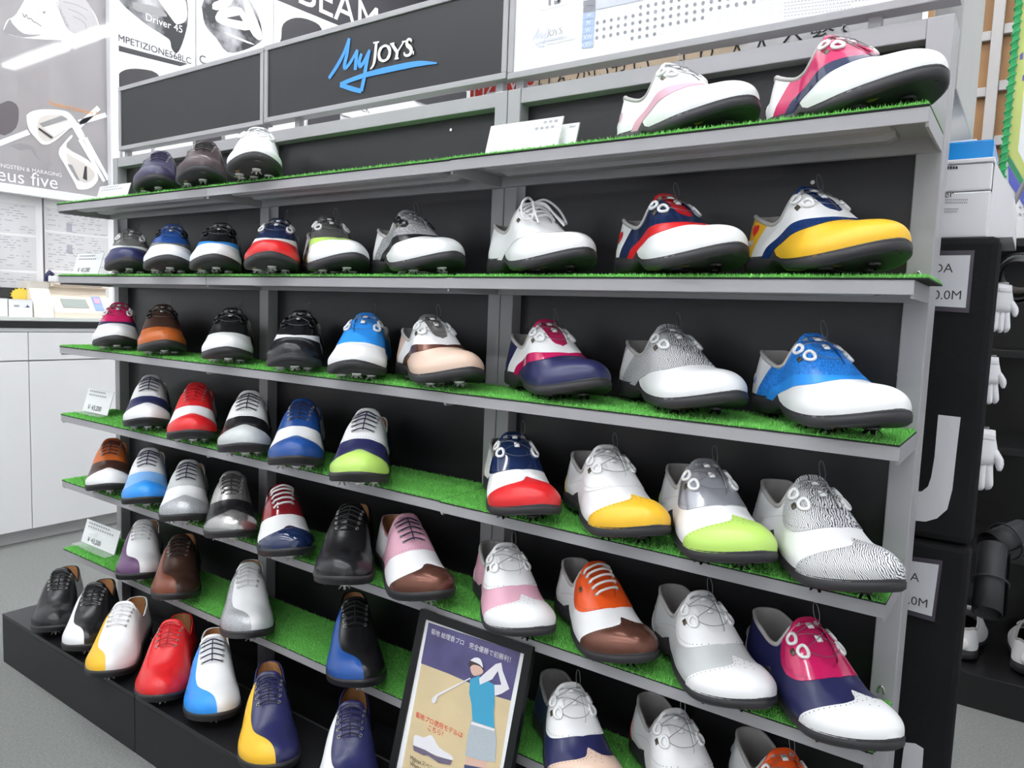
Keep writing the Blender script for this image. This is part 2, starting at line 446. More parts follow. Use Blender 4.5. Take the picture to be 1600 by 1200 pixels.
def shoe_parts(design, lacing, sole):
    """all part meshes of one shoe design, {name: (verts, faces)}; repeats come as lists"""
    R = {}
    polys, _ = split(base_polys(), f_top)
    thr, polys = split(polys, f_throat)
    layers = {'toe_cap': .0013, 'eyestay': .0016, 'saddle': .0012, 'stripe': .0016, 'swirl': .0013, 'heel_patch': .0013,
              'heel_counter': .0013, 'quarter': .0006, 'heel_quarter': .0006, 'vamp': .0004, 'upper': .0004}
    if design == 'saddle': layers['vamp'] = .0008
    for name, f in PANELS[design]:
        if f is None: ins = polys
        else: ins, polys = split(polys, f)
        if ins: R[name] = shell(ins, layers[name])
    # tongue: the throat filled a little lower, with a lip standing up at the top
    tg = shell([q for q in thr], -.0022, .001)
    lip = []
    ys = np.linspace(-.029, .029, 9)
    for k, (ds, dz) in enumerate(((.465, -.004), (.435, -.001), (.420, .003), (.411, .006), (.407, .008), (.413, .0085), (.426, .004))):
        for y in ys:
            sq = max(ds, .432); p = last(sq, t_at(sq, y))
            edge = .003*(1 - (abs(y)/.029)**4)*(k >= 3)
            lip.append((SL*ds + .004*(y/.029)**2, p[1]*1.0, p[2] + dz + edge - .003))
    F = [[r*9+c, r*9+c+1, (r+1)*9+c+1, (r+1)*9+c] for r in range(6) for c in range(8)]
    R['tongue'] = join(tg, (lip, F))
    # collar roll and lining
    tl = topline()
    R['collar'] = tube(tl + np.array([0, 0, -.001]), np.full(len(tl), .0036 if sole == 'sport' else .0019), 8)
    inner, _ = split(base_polys(), lambda s, t: np.maximum(f_top(s, t) - .001, s - .60))
    lv, lf = shell(inner, -.0038, .0)
    lf = [f for f in lf if len(set(f)) > 2]
    ns = np.linspace(.01, .62, 16); ins = []
    for s in ns:
        h = float(HW(s)*endf(s)) - .003
        ins += [(SL*s, float(YC(s)) - h, float(ZS(s)) + .002), (SL*s, float(YC(s)) + h, float(ZS(s)) + .002)]
    R['lining'] = join((lv, lf), (ins, [[2*i, 2*i+1, 2*i+3, 2*i+2] for i in range(15)]))
    R['outsole'] = sole_mesh(sole)
    if sole == 'sport':                               # waist panel of the sole underside is lighter: two gold inserts
        R['sole_insert'] = join(*[([(x + .014*math.cos(a), y + .006*math.sin(a), z + .001*math.sin(2*a)) for a in np.linspace(0, 2*math.pi, 13)[:-1]] +
            [(x + .009*math.cos(a), y + .003*math.sin(a), z - .0015) for a in np.linspace(0, 2*math.pi, 13)[:-1]],
            [[k, (k+1) % 12, 12+(k+1) % 12, 12+k] for k in range(12)] + [[12+k for k in range(12)]])
            for x, y, z in ((.150, -.040, .0095), (.170, -.041, .0085), (.232, -.034, .0115))])
    rows = [.455, .492, .529, .566, .602]
    if lacing == 'reel':
        g = []
        for s in (.475, .555):
            for sg in (-1, 1):
                fr = frame(s, t_at(s, sg*(float(WT(s)) + .0105)))
                p, a, b, c = fr
                if sg > 0: b = -b; a = -a
                g.append(place(dloop(), (p, a, -b, c), .0018))
        R['lace_guide'] = g
        R['tongue_tab'] = [place(boxm(.0105, .009, .0028), frame(s, .001), .0005) for s in (.45, .525)]
        pts = []
        for s, dy in ((.435, -.018), (.45, 0), (.475, .026), (.50, .012), (.525, 0), (.555, -.024), (.60, -.012), (.60, .012), (.555, .024), (.525, .004), (.50, -.012), (.475, -.026), (.45, 0), (.435, .018)):
            fr = frame(s, t_at(s, dy) if dy else .001); pts.append(fr[0] + fr[3]*.0042)
        c1 = tube(smooth_pts(pts, 4), 0.0005, 5)
        top = frame(.435, t_at(.435, .016)); 
        loop = [top[0] + np.array([-.004, 0, .004]) + .013*np.array([math.cos(a)*.55, math.sin(a)*.25, 1 + math.sin(a - 1.2)]) for a in np.linspace(0, 2*math.pi, 20)[:-1]]
        R['lace_cable'] = join(c1, tube(loop, 0.0005, 5, closed=True))
        th = np.linspace(0, 2*math.pi, 17)[:-1]
        dv = []; 
        for r, x in ((.017, .004), (.017, -.007), (.014, -.010), (.006, -.0105)):
            dv += [(x + .10*(.048 + r*math.sin(a) - .03) + .001, r*math.cos(a), .056 + r*math.sin(a)) for a in th]
        df = [[r*16+k, r*16+(k+1) % 16, (r+1)*16+(k+1) % 16, (r+1)*16+k] for r in range(3) for k in range(16)] + [[48+k for k in range(16)]]
        R['heel_dial'] = (dv, df)
    elif lacing in ('lace', 'loop', 'bow'):
        L = []; E = []
        for i, s in enumerate(rows):
            w = float(WT(s)) + .0055
            fa, fb = frame(s, t_at(s, -w)), frame(s - (.02 if lacing == 'loop' else 0), t_at(s, w))
            mid = frame(s - .006, .001)
            lift = {'lace': .0045, 'loop': .010, 'bow': .0085}[lacing]; r = {'lace': .0015, 'loop': .0023, 'bow': .0022}[lacing]
            q = [fa[0] + fa[3]*.0005, fa[0]*.65 + mid[0]*.35 + fa[3]*lift*.8, mid[0] + mid[3]*lift, fb[0]*.65 + mid[0]*.35 + fb[3]*lift*.8, fb[0] + fb[3]*.0005]
            L.append(tube(smooth_pts(q, 4), r, 6))
            if lacing == 'lace' and i < 4:
                s2 = rows[i+1]; m2 = frame(s2, .001)
                L.append(tube([mid[0] + mid[3]*.003, (mid[0]+m2[0])/2 + m2[3]*.002, m2[0] + m2[3]*.003], .0013, 5))
                pass
            for fr in (fa, fb):
                E.append(place(tube([(.0028*math.cos(a), .0028*math.sin(a), 0) for a in np.linspace(0, 2*math.pi, 9)[:-1]], .0009, 4, closed=True), fr, .0018))
        if lacing == 'bow':
            c = frame(.45, .001); o = c[0] + c[3]*.009
            for sg in (-1, 1):
                lp = [o, o + np.array([.010, sg*.018, .006]), o + np.array([.024, sg*.038, -.010]), o + np.array([.044, sg*.044, -.036]), o + np.array([.050, sg*.030, -.034]), o + np.array([.022, sg*.012, -.007]), o]
                L.append(tube(smooth_pts(lp, 6), .0023, 6))
                L.append(tube(smooth_pts([o, o + np.array([.018, sg*.012, -.002]), o + np.array([.040, sg*.020, -.022]), o + np.array([.066, sg*.026, -.044])], 6), .0022, 6))
        R['laces'] = join(*L); R['eyelets'] = join(*E)
    if sole == 'sport' or design == 'wing':
        s, t = (.515, -.50); R['badge'] = place(boxm(.0105, .0072, .0012), frame(s, t), .0018)
    # punched holes along the edges of caps and stays
    H = []
    disc = ([(0, 0, 0)] + [(.00085*math.cos(a), .00085*math.sin(a), 0) for a in np.linspace(0, 2*math.pi, 7)[:-1]], [[0, 1+k, 1+(k+1) % 6] for k in range(6)])
    if design == 'wing':
        for T in np.linspace(-.92, .92, 34): H.append(place(disc, frame(float(sW(abs(T))) + .014, float(T) + 1e-4), .0016))
        for k in range(9):
            a = k*2.4; r = .004*math.sqrt(k); H.append(place(disc, frame(.85 + r*math.cos(a)/SL*1.4, r*math.sin(a)/.06 + 1e-4), .0016))
        for s in np.linspace(.40, .675, 20):
            for sg in (-1, 1): H.append(place(disc, frame(float(s), sg*max(float(TE(s)) - .05, .1)), .0019))
        for s in np.linspace(.19, .41, 11): H.append(place(disc, frame(float(s), -(.69 + .75*(.43 - float(s)))), .0009))
    if design == 'brogue':
        for T in np.linspace(-.85, .85, 26): H.append(place(disc, frame(float(sV(abs(T))) - .012, float(T) + 1e-4), .0009))
        for T in np.linspace(-.85, .85, 30): H.append(place(disc, frame(float(sWB(abs(T))) + .010, float(T) + 1e-4), .0016))
    if H: R['punched_holes'] = join(*H)
    return R
# ------------------------------------------------------------------ room shell
M_CARPET = mat('grey_carpet', (.235, .243, .235), .95, spec=.1, bump=.8, bscale=420, var=.30, vscale=160)
XL, XR, YF, YB, ZC = -1.30, 4.6, -4.2, 3.3, 3.42
def struct(o): o['kind'] = 'structure'; return o
struct(box('floor', (XL - .1, YF - .1, -.06), (XR + .1, YB + .1, 0), M_CARPET))
struct(box('ceiling', (XL - .1, YF - .1, ZC), (XR + .1, YB + .1, ZC + .06), M_CEIL))
struct(box('wall_left', (XL - .1, YF - .1, 0), (XL, YB + .1, ZC), M_WALL))
struct(box('wall_right', (XR, YF - .1, 0), (XR + .1, YB + .1, ZC), M_WALL))
struct(box('wall_back', (XL, YB, 0), (XR, YB + .1, ZC), M_WALL))
struct(box('wall_front', (XL, YF - .1, 0), (XR, YF, ZC), M_WALL))

# ceiling fluorescents: white trough with a glowing tube cover
M_TUBE = mat('fluorescent_tube_glow', (.96, .98, 1), .4, emit=LAMP)
M_FIX = mat('lamp_housing', (.85, .85, .85), .4)
fx = None
for ry in TUBE_ROWS:
    for rx in (-.6, .66, 1.92, 3.18, 4.0 if ry < 0 else 4.0):
        if rx > 3.9: continue
        if fx is None:
            fx = empty('ceiling_light', (rx, ry, ZC), 'long white ceiling fluorescent lamp with a glowing cover', 'lamp', 'rows of ceiling fluorescents')
            box('housing', (rx - .61, ry - .09, ZC - .05), (rx + .61, ry + .09, ZC), M_FIX, fx, .006)
            box('tube_cover', (rx - .59, ry - .06, ZC - .085), (rx + .59, ry + .06, ZC - .051), M_TUBE, fx, .01)
        else:
            c = fx.copy(); COL.objects.link(c); c.location = (rx, ry, ZC)
            for ch in fx.children:
                d = ch.copy(); COL.objects.link(d); d.parent = c

# ------------------------------------------------------------------ shelving rack: three bays
W = .765; D = .166; ZSH = [1.3409, 1.1293, .9168, .7079, .5022, .2848]
RACK_T, HDR_B, HDR_T = 1.508, 1.530, 1.718
rack = empty('display_rack', (1.5*W, .03, 0), 'grey steel shelving rack of three bays with black back panels', 'rack')
def post(x0, x1, z1):
    box('upright', (x0, 0, 0), (x1, .045, z1), M_GREY, rack, .0015)
for x0, x1 in ((0, .028), (W - .018, W + .018), (2*W - .031, 2*W - .0008), (2*W + .0008, 2*W + .031), (3*W - .034, 3*W)):
    post(x0, x1, RACK_T)
for i in range(3):
    a, b = i*W + (.028 if i == 0 else .018 if i == 1 else .031), (i+1)*W - (.018 if i == 0 else .031 if i == 1 else .034)
    box('back_panel', (a, .030, .05), (b, .040, RACK_T - .029), M_BLACKP, rack)
    box('top_rail', (a, .002, RACK_T - .029), (b, .042, RACK_T), M_GREY, rack, .0015)
    box('kick_panel', (a, .0, .0), (b, .0295, .06), M_BLACKB, rack)
box('upright_stay', (3*W - .034, .0455, 0), (3*W, .075, RACK_T), M_GREY, rack, .001)
# screw heads showing on the back panels
M_STEEL = mat('bright_steel', (.6, .6, .6), .25, metal=1)
for u, v in ((1405, 585), (1368, 1013), (768, 498), (705, 203), (763, 545), (1270, 285)):
    p = at(u, v, 1, .03); V = [(p[0] + .0035*math.cos(a), .0285, p[2] + .0035*math.sin(a)) for a in np.linspace(0, 2*math.pi, 9)[:-1]]
    build('screw', *prism(V, (0, .002, 0)), M_STEEL, rack)
# hooks (shelf pins) on the right upright
for z in ZSH:
    build('shelf_pin', *tube([(3*W - .018 + .0042*math.cos(a), -.003, z + .014 + .008*math.sin(a)) for a in np.linspace(-.4, math.pi + .4, 10)], .0016, 6), M_STEEL, rack, True)
# header boards stand on the rack, carried by short stays
def header(x0, x1, z0, z1, face, dep, label, fr=.0125, facemat=None, stays=()):
    h = empty('header_board', ((x0 + x1)/2, 0, z0), label, 'sign', 'header boards above the rack')
    y0, y1 = -.004, dep
    box('face_panel', (x0 + fr*.6, y0 + .004, z0 + fr*.6), (x1 - fr*.6, y1 - .002, z1 - fr*.6), facemat, h)
    for lo, hi in (((x0, y0, z0), (x1, y1, z0 + fr)), ((x0, y0, z1 - fr), (x1, y1, z1)), ((x0, y0, z0 + fr), (x0 + fr, y1, z1 - fr)), ((x1 - fr, y0, z0 + fr), (x1, y1, z1 - fr))):
        box('frame_rail', lo, hi, M_GREY, h, .0012)
    for x in stays: box('stay', (x - .009, .012, RACK_T), (x + .009, .026, z0), M_GREY, h)
    return h
h1 = header(.045, W - .004, HDR_B - .003, HDR_T, None, .028, 'plain black header board in a grey frame at the far end of the rack', facemat=M_BLACKP, stays=(.06, W - .03))
h2 = header(W, 2*W - .003, HDR_B, HDR_T + .002, None, .028, 'black header board with blue and white script lettering', facemat=M_BLACKP, stays=(at(466, 190, 1, .015)[0], 2*W - .03))
M_LBOX = mat('white_chart_face', (.92, .92, .93), .35)
h3 = header(2*W, 3*W + .004, HDR_B - .003, 1.99, None, .03, 'white header board with a size chart of dots', facemat=M_LBOX, stays=(at(1367, 40, 1, .015)[0], 2*W + .02))

def pxs(pts, ox, oy, k): return [(ox + x/k, oy + y/k) for x, y in pts]
YH = -.0012
def stroke(pts, w, y=YH):
    P = smooth_pts([at(u, v, 1, y) for u, v in pts], 6); return ribbon(P, w, np.array([0, 1., 0]))
M_BLUE_I = mat('sky_blue_print', (.06, .33, .93), .5); M_WHITE_I = mat('white_print', (.92, .92, .92), .5)
def myjoys(dx, dy, k, wk, blue, white, parent, y):
    """brush lettering traced in photo pixels: (x, y) of the big sign scaled by k and moved"""
    lay = [0]
    def S(pts, w):
        lay[0] += 1
        return stroke([(dx + (420 + a/4)*k, dy + (b/4)*k) for a, b in pts], [q*wk for q in w], y - .00015*lay[0])
    bl = [S([(375, 490), (425, 415), (470, 330), (503, 240)], [.009, .011, .010, .009]), S([(503, 240), (490, 330), (473, 410), (480, 428)], [.009, .011, .011]),
          S([(478, 430), (510, 390), (553, 312)], [.008, .009, .008]), S([(553, 312), (545, 380), (540, 438)], [.008, .011, .010]),
          S([(580, 335), (565, 385), (572, 412), (595, 385), (630, 312)], [.009, .011, .010, .008]), S([(630, 312), (610, 400), (595, 490), (578, 570)], [.008, .011, .012, .011]),
          S([(578, 570), (520, 555), (445, 530)], [.010, .011, .010]), S([(445, 528), (500, 505), (600, 470), (720, 440), (850, 412), (950, 396), (1050, 394)], [.009, .010, .011, .013, .013, .011, .003])]
    wh = [S([(652, 268), (690, 262)], [.0035]*2), S([(672, 266), (667, 320), (660, 380), (650, 412), (634, 432)], [.008, .0085, .0085, .006, .003])]
    o = [(722 + 34*math.cos(a) - 3*math.sin(a), 333 + 47*math.sin(a) - 5*math.cos(a)) for a in np.linspace(0, 2*math.pi, 25)]
    wh.append(S(o, [.0085 if abs(math.cos(a)) > .7 else .0055 for a in np.linspace(0, 2*math.pi, 25)]))
    wh += [S([(768, 272), (785, 300), (803, 326)], [.008]*3), S([(845, 258), (825, 290), (803, 326)], [.004]*3), S([(803, 322), (800, 345), (797, 366)], [.008]*3),
           S([(758, 275), (785, 270)], [.0032]*2), S([(832, 262), (857, 257)], [.0032]*2), S([(786, 368), (812, 364)], [.0032]*2),
           S([(891, 262), (887, 248), (872, 246), (862, 262), (866, 282), (882, 296), (890, 314), (884, 336), (866, 347), (849, 342), (846, 326)], [.0035, .005, .006, .008, .0095, .0095, .008, .006, .005, .0035]),
           S([(900, 331), (907, 329)], [.0075, .0075])]
    build('lettering', *join(*bl), blue, parent, label='script word "My" with a long underline'); build('lettering', *join(*wh), white, parent, label='serif word "JOYS"')
myjoys(0, 0, 1, 1, M_BLUE_I, M_WHITE_I, h2, YH)
# the chart board: small logo, blue key column, rows of dots, fine print
M_PALE = mat('pale_blue_print', (.42, .53, .80), .5); M_LAV = mat('lavender_print', (.62, .64, .80), .5); M_DOT = mat('grey_dot_print', (.28, .28, .32), .5); M_LINE = mat('pale_line_print', (.60, .60, .62), .5)
myjoys(829.5 - (420 + 372/4)*.37, 60.3 - 430/4*.37, .37, .18, M_LAV, M_DOT, h3, YH)
def quad_px(pts, y=YH): return [at(u, v, 1, y) for u, v in pts], [[0, 1, 2, 3]]
kc = lambda x, y: (800 + x/4, y/4)
cells = [[kc(444 - 2*i, 78 + 45*i + 2), kc(519 - 3*i, 68 + 45*i + 2), kc(516 - 3*i, 113 + 45*i), kc(442 - 2*i, 123 + 45*i)] for i in range(5)]
for c in cells: build('chart_cell', *quad_px(c), M_PALE, h3)
for i, s in enumerate(('M', 'M', 'W', 'XW', 'XXW')):
    c = np.mean([at(u, v, 1, YH - .0004) for u, v in cells[i]], axis=0); build('chart_lettering', *text_geo(s, .011, c - np.array([0, 0, .004]), EX_, EZ_, 'CENTER'), M_WHITE_I, h3)
for a, b in ((0, 35), (38, 78)): build('chart_key', *quad_px([kc(446, a + 5), kc(521, a - 6), kc(520, b - 8), kc(444, b + 4)]), M_DOT, h3)
build('chart_heading', *quad_px([kc(523, 60), kc(840, -6), kc(760, -30), kc(523, -25)]), M_LAV, h3)
dots, rings = [], []
for r in range(5):
    x0, y0 = 535 - 2*r, 95 + 47*r; n = 24
    for c in range(n):
        x = x0 + 43.0*c + .30*c*c; y = y0 - 8.6*c - .02*c*c
        if r == 4 and c == 0: continue
        u, v = kc(x, y)
        if v < -25 or u > 1300: continue
        p = at(u, v, 1, YH); full = (r == 0 and c >= 6) or (r == 1) or (r == 2 and c < 21) or (r == 3 and c < 15) or (r == 4 and 5 <= c <= 8)
        th = np.linspace(0, 2*math.pi, 11)[:-1]
        if full: dots.append(([p + .0031*np.array([math.cos(a), 0, math.sin(a)]) for a in th], [list(range(10))]))
        else: rings.append(([p + rr*np.array([math.cos(a), 0, math.sin(a)]) for rr in (.0034, .0028) for a in th], [[k, (k+1) % 10, 10 + (k+1) % 10, 10 + k] for k in range(10)]))
for d in dots: build('chart_dot', *d, M_DOT, h3)
o = build('chart_rings', *join(*rings), M_LINE, h3); o['kind'] = 'stuff'
fine = []
for r in range(6):                                # fine print, too small to read
    a, b = at(1225, 8 + 5.2*r - 2, 1, YH), at(1330 if r % 2 else 1420, (8 + 5.2*r - 2) - (105 if r % 2 else 195)*.125, 1, YH)
    for k in range(34):
        p = a + (b - a)*k/34; q = a + (b - a)*(k + .62)/34; fine.append(([p, q, q + EZ_*.0022, p + EZ_*.0022], [[0, 1, 2, 3]]))
for r, (u0, v0, u1, v1) in enumerate(((845, 18, 890, 7), (855, 70, 900, 61))):
    a, b = at(u0, v0, 1, YH), at(u1, v1, 1, YH)
    for k in range(14):
        p = a + (b - a)*k/14; q = a + (b - a)*(k + .6)/14; fine.append(([p, q, q + EZ_*.0022, p + EZ_*.0022], [[0, 1, 2, 3]]))
o = build('fine_print', *join(*fine), M_LINE, h3); o['kind'] = 'stuff'
lg = [quad_px([kc(228, -40), kc(243, -42), kc(243, 33), kc(228, 36)]), quad_px([kc(256, -44), kc(290, -49), kc(292, -36), kc(256, -31)]), quad_px([kc(262, 5), kc(300, 0), kc(296, 18), kc(262, 26)]), quad_px([kc(286, -30), kc(306, -33), kc(304, 10), kc(284, 14)])]
build('logo_mark', *join(*lg), M_DOT, h3)

# ------------------------------------------------------------------ shelves, each a folded steel tray with a stiffening channel
def shelf_geo(w):
    V, F = [], []
    def add(g): 
        nonlocal V, F
        V, F = join((V, F), g)
    add(box_geo((.0006, -D, -.004), (w - .0006, -.0015, 0), .0008)); add(box_geo((.0006, -D, -.019), (w - .0006, -D + .004, -.003), .0008))
    for x in (.0006, w - .0046): add(box_geo((x, -D + .004, -.024), (x + .004, -.0015, -.003), .0006))
    add(box_geo((.004, -.012, -.024), (w - .004, -.0015, -.003), .0006))
    return V, F
def channel_geo(w):
    prof = [(-.140, -.004), (-.134, -.017), (-.108, -.017), (-.102, -.007), (-.080, -.007), (-.074, -.017), (-.048, -.017), (-.042, -.004)]
    V = []; F = []
    for x, k in ((.05, .6), (.062, 1), (w - .062, 1), (w - .05, .6)): V += [(x, y, -.004 + (z + .004)*k if k < 1 else z) for y, z in prof]
    for r in range(3):
        for k in range(7): F.append([r*8 + k, r*8 + k + 1, (r+1)*8 + k + 1, (r+1)*8 + k])
    F += [list(range(8)), [24 + k for k in range(8)]]; return V, F
me_sh = mesh_of('tray', *shelf_geo(W), False); me_ch = mesh_of('stiffening_channel', *channel_geo(W), False)
BAYS = ['bay beside the cash counter', 'middle bay', 'bay beside the black fabric stand']
TIERS = ['topmost', 'second from the top', 'third from the top', 'fourth from the top', 'fifth from the top', 'lowest']
# artificial turf: backing sheet and a pile of blades, one shared mesh
NB = 22000
bx = RNG.uniform(.003, W - .003, NB); by = RNG.uniform(-D - .002, -.004, NB); hgt = RNG.uniform(.0035, .0075, NB); an = RNG.uniform(0, 2*math.pi, NB); ln = RNG.uniform(0, .005, NB); la = RNG.uniform(0, 2*math.pi, NB)
bw = .0011; VV = np.empty((NB, 3, 3)); VV[:, 0] = np.stack([bx - bw*np.cos(an), by - bw*np.sin(an), np.full(NB, .002)], -1); VV[:, 1] = np.stack([bx + bw*np.cos(an), by + bw*np.sin(an), np.full(NB, .002)], -1)
VV[:, 2] = np.stack([bx + ln*np.cos(la), by + ln*np.sin(la), .002 + hgt], -1)
me_pile = bpy.data.meshes.new('pile'); me_pile.from_pydata(VV.reshape(-1, 3).tolist(), [], np.arange(NB*3).reshape(-1, 3).tolist())
M_TURF = mat('green_turf_blades', (.21, .64, .13), .6, var=.4, vscale=260); M_TURFB = mat('black_turf_backing', (.015, .02, .015), .9); M_TURFG = mat('green_turf_base', (.13, .47, .08), .9, var=.3, vscale=300)
def backing_geo(w): return box_geo((.001, -D - .0015, .0002), (w - .001, -.004, .0022))
me_back = mesh_of('backing', *backing_geo(W), False)
me_base = mesh_of('pile_base', *box_geo((.0015, -D - .001, .0023), (W - .0015, -.0045, .0042)), False)
for t, z in enumerate(ZSH):
    for b in range(3):
        s = empty('shelf', (b*W, (-.004 if b == 2 else 0), z), '%s grey steel shelf of the %s' % (TIERS[t], BAYS[b]), 'shelf', 'grey steel shelves of the rack')
        link_obj('tray', me_sh, M_GREY, s); link_obj('stiffening_channel', me_ch, M_GREYD, s)
        mloc = (b*W + (.016 if (t == 1 and b == 2) else 0), (-.004 if b == 2 else 0), z + .0002)
        g = empty('turf_mat', mloc, 'green turf mat on the %s shelf, %s' % (TIERS[t], BAYS[b]), 'turf mat', 'turf mats on the shelves')
        link_obj('backing', me_back, M_TURFB, g); link_obj('pile_base', me_base, M_TURFG, g)
        p = link_obj('pile', me_pile, M_TURF, g); p['kind'] = 'stuff'

# black plinth boxes in front of the rack
ZPL = .1454
for b, (x0, x1) in enumerate(((.036, W - .001), (W + .001, 2*W - .001), (2*W + .001, 3*W - .02))):
    p = empty('plinth_box', ((x0 + x1)/2, -.26, 0), ['low black plinth box at the cash counter end of the rack', 'low black plinth box in front of the middle bay', 'low black plinth box below the poster frame'][b], 'plinth', 'black plinth boxes along the rack')
    box('top_board', (x0, -.351, ZPL - .012), (x1, -.172, ZPL), mat('black_satin_board', (.013, .013, .015), .28, spec=.5), p, .001)
    box('front_board', (x0, -.351, 0), (x1, -.339, ZPL - .0125), M_BLACKB, p, .001)
    box('side_board', (x0, -.338, 0), (x0 + .012, -.172, ZPL - .0125), M_BLACKB, p, .001)
    box('side_board', (x1 - .012, -.338, 0), (x1, -.172, ZPL - .0125), M_BLACKB, p, .001)
FIT = {
  'a': (0, 0.4231, -0.0835, -0.6439, 0.9902),
  'b': (0, 0.6564, -0.0974, -0.6965, 1.0003),
  'c': (0, 0.9083, -0.1243, -0.7301, 1.0045),
  'd': (0, 1.9276, -0.0761, -0.4922, 0.9956),
  'e': (0, 2.1750, -0.0796, -0.6226, 0.9928),
  'f': (1, 0.2951, -0.0983, -0.6116, 0.9995),
  'g': (1, 0.5385, -0.1184, -0.6582, 1.0061),
  'h': (1, 0.7293, -0.1032, -0.7419, 1.0027),
  'i': (1, 0.9689, -0.1138, -0.8280, 1.0056),
  'j': (1, 1.1317, -0.0962, -0.4754, 1.0009),
  'k': (1, 1.3766, -0.0939, -0.3522, 0.9996),
  'l': (1, 1.6756, -0.0969, -0.4632, 0.9931),
  'm': (1, 1.9389, -0.0980, -0.5877, 1.0007),
  'n': (1, 2.1545, -0.0855, -0.6814, 0.9968),
  'o': (2, 0.2264, -0.1011, -0.5978, 1.0032),
  'p': (2, 0.4664, -0.1043, -0.5575, 1.0011),
  'q': (2, 0.7876, -0.1101, -0.7381, 0.9944),
  'r': (2, 1.0507, -0.1133, -0.8441, 1.0037),
  's': (2, 1.2631, -0.1163, -0.9663, 1.0047),
  't': (2, 1.4551, -0.1109, -0.4765, 1.0240),
  'u': (2, 1.7142, -0.0885, -0.5354, 1.0186),
  'v': (2, 1.9478, -0.0824, -0.6238, 1.0189),
  'w': (2, 2.1791, -0.1074, -0.7340, 0.9869),
  'x': (3, 0.3958, -0.1021, -0.6247, 0.9983),
  'y': (3, 0.6484, -0.1203, -0.6754, 0.9982),
  'z': (3, 0.8836, -0.1283, -0.7407, 1.0004),
  'aa': (3, 1.0838, -0.1333, -0.8209, 0.9995),
  'bb': (3, 1.2978, -0.1398, -0.9152, 1.0010),
  'cc': (3, 1.6698, -0.1242, -0.7510, 1.0204),
  'dd': (3, 1.8581, -0.1153, -0.6776, 1.0127),
  'ee': (3, 2.0316, -0.1195, -0.8140, 1.0239),
  'ff': (3, 2.1927, -0.1225, -0.8134, 1.0174),
  'gg': (4, 0.2047, -0.1164, -0.5782, 0.9999),
  'hh': (4, 0.4183, -0.1211, -0.6154, 1.0004),
  'ii': (4, 0.6395, -0.1380, -0.6565, 1.0015),
  'jj': (4, 0.8376, -0.1419, -0.6378, 1.0033),
  'kk': (4, 1.0344, -0.1414, -0.5807, 1.0027),
  'll': (4, 1.2696, -0.1540, -0.8854, 1.0061),
  'mm': (4, 1.4230, -0.1337, -0.5323, 1.0060),
  'nn': (4, 1.6693, -0.1339, -0.6694, 0.9980),
  'oo': (4, 1.8480, -0.1108, -0.6470, 0.9906),
  'pp': (4, 2.0421, -0.1251, -0.7163, 0.9895),
  'qq': (4, 2.2029, -0.1232, -0.7095, 0.9872),
  'rr': (5, 0.3759, -0.1167, -0.6161, 1.0023),
  'sb': (5, 0.5805, -0.1262, -0.6582, 1.0032),
  'tt': (5, 0.9074, -0.1432, -0.6514, 1.0050),
  'uu': (5, 1.2678, -0.1313, -0.7124, 1.0045),
  'P1': (9, 0.2021, -0.2637, -0.5825, 1.0031),
  'P2': (9, 0.3819, -0.2572, -0.6596, 1.0035),
  'P3': (9, 0.5701, -0.2794, -0.7638, 1.0036),
  'P4': (9, 0.7661, -0.2632, -0.7374, 1.0042),
  'P5': (9, 0.9189, -0.2463, -0.5964, 1.0032),
  'P6': (9, 1.1669, -0.2769, -0.6351, 0.9997),
  'P7': (9, 1.3887, -0.2511, -0.7861, 0.9964),
  'vv': (5, 1.8225, -0.1430, -0.7209, 0.9925),
  'ww': (5, 2.0027, -0.1094, -0.7520, 0.9939),
  'xx': (5, 2.1786, -0.1119, -0.7796, 0.9861),
}
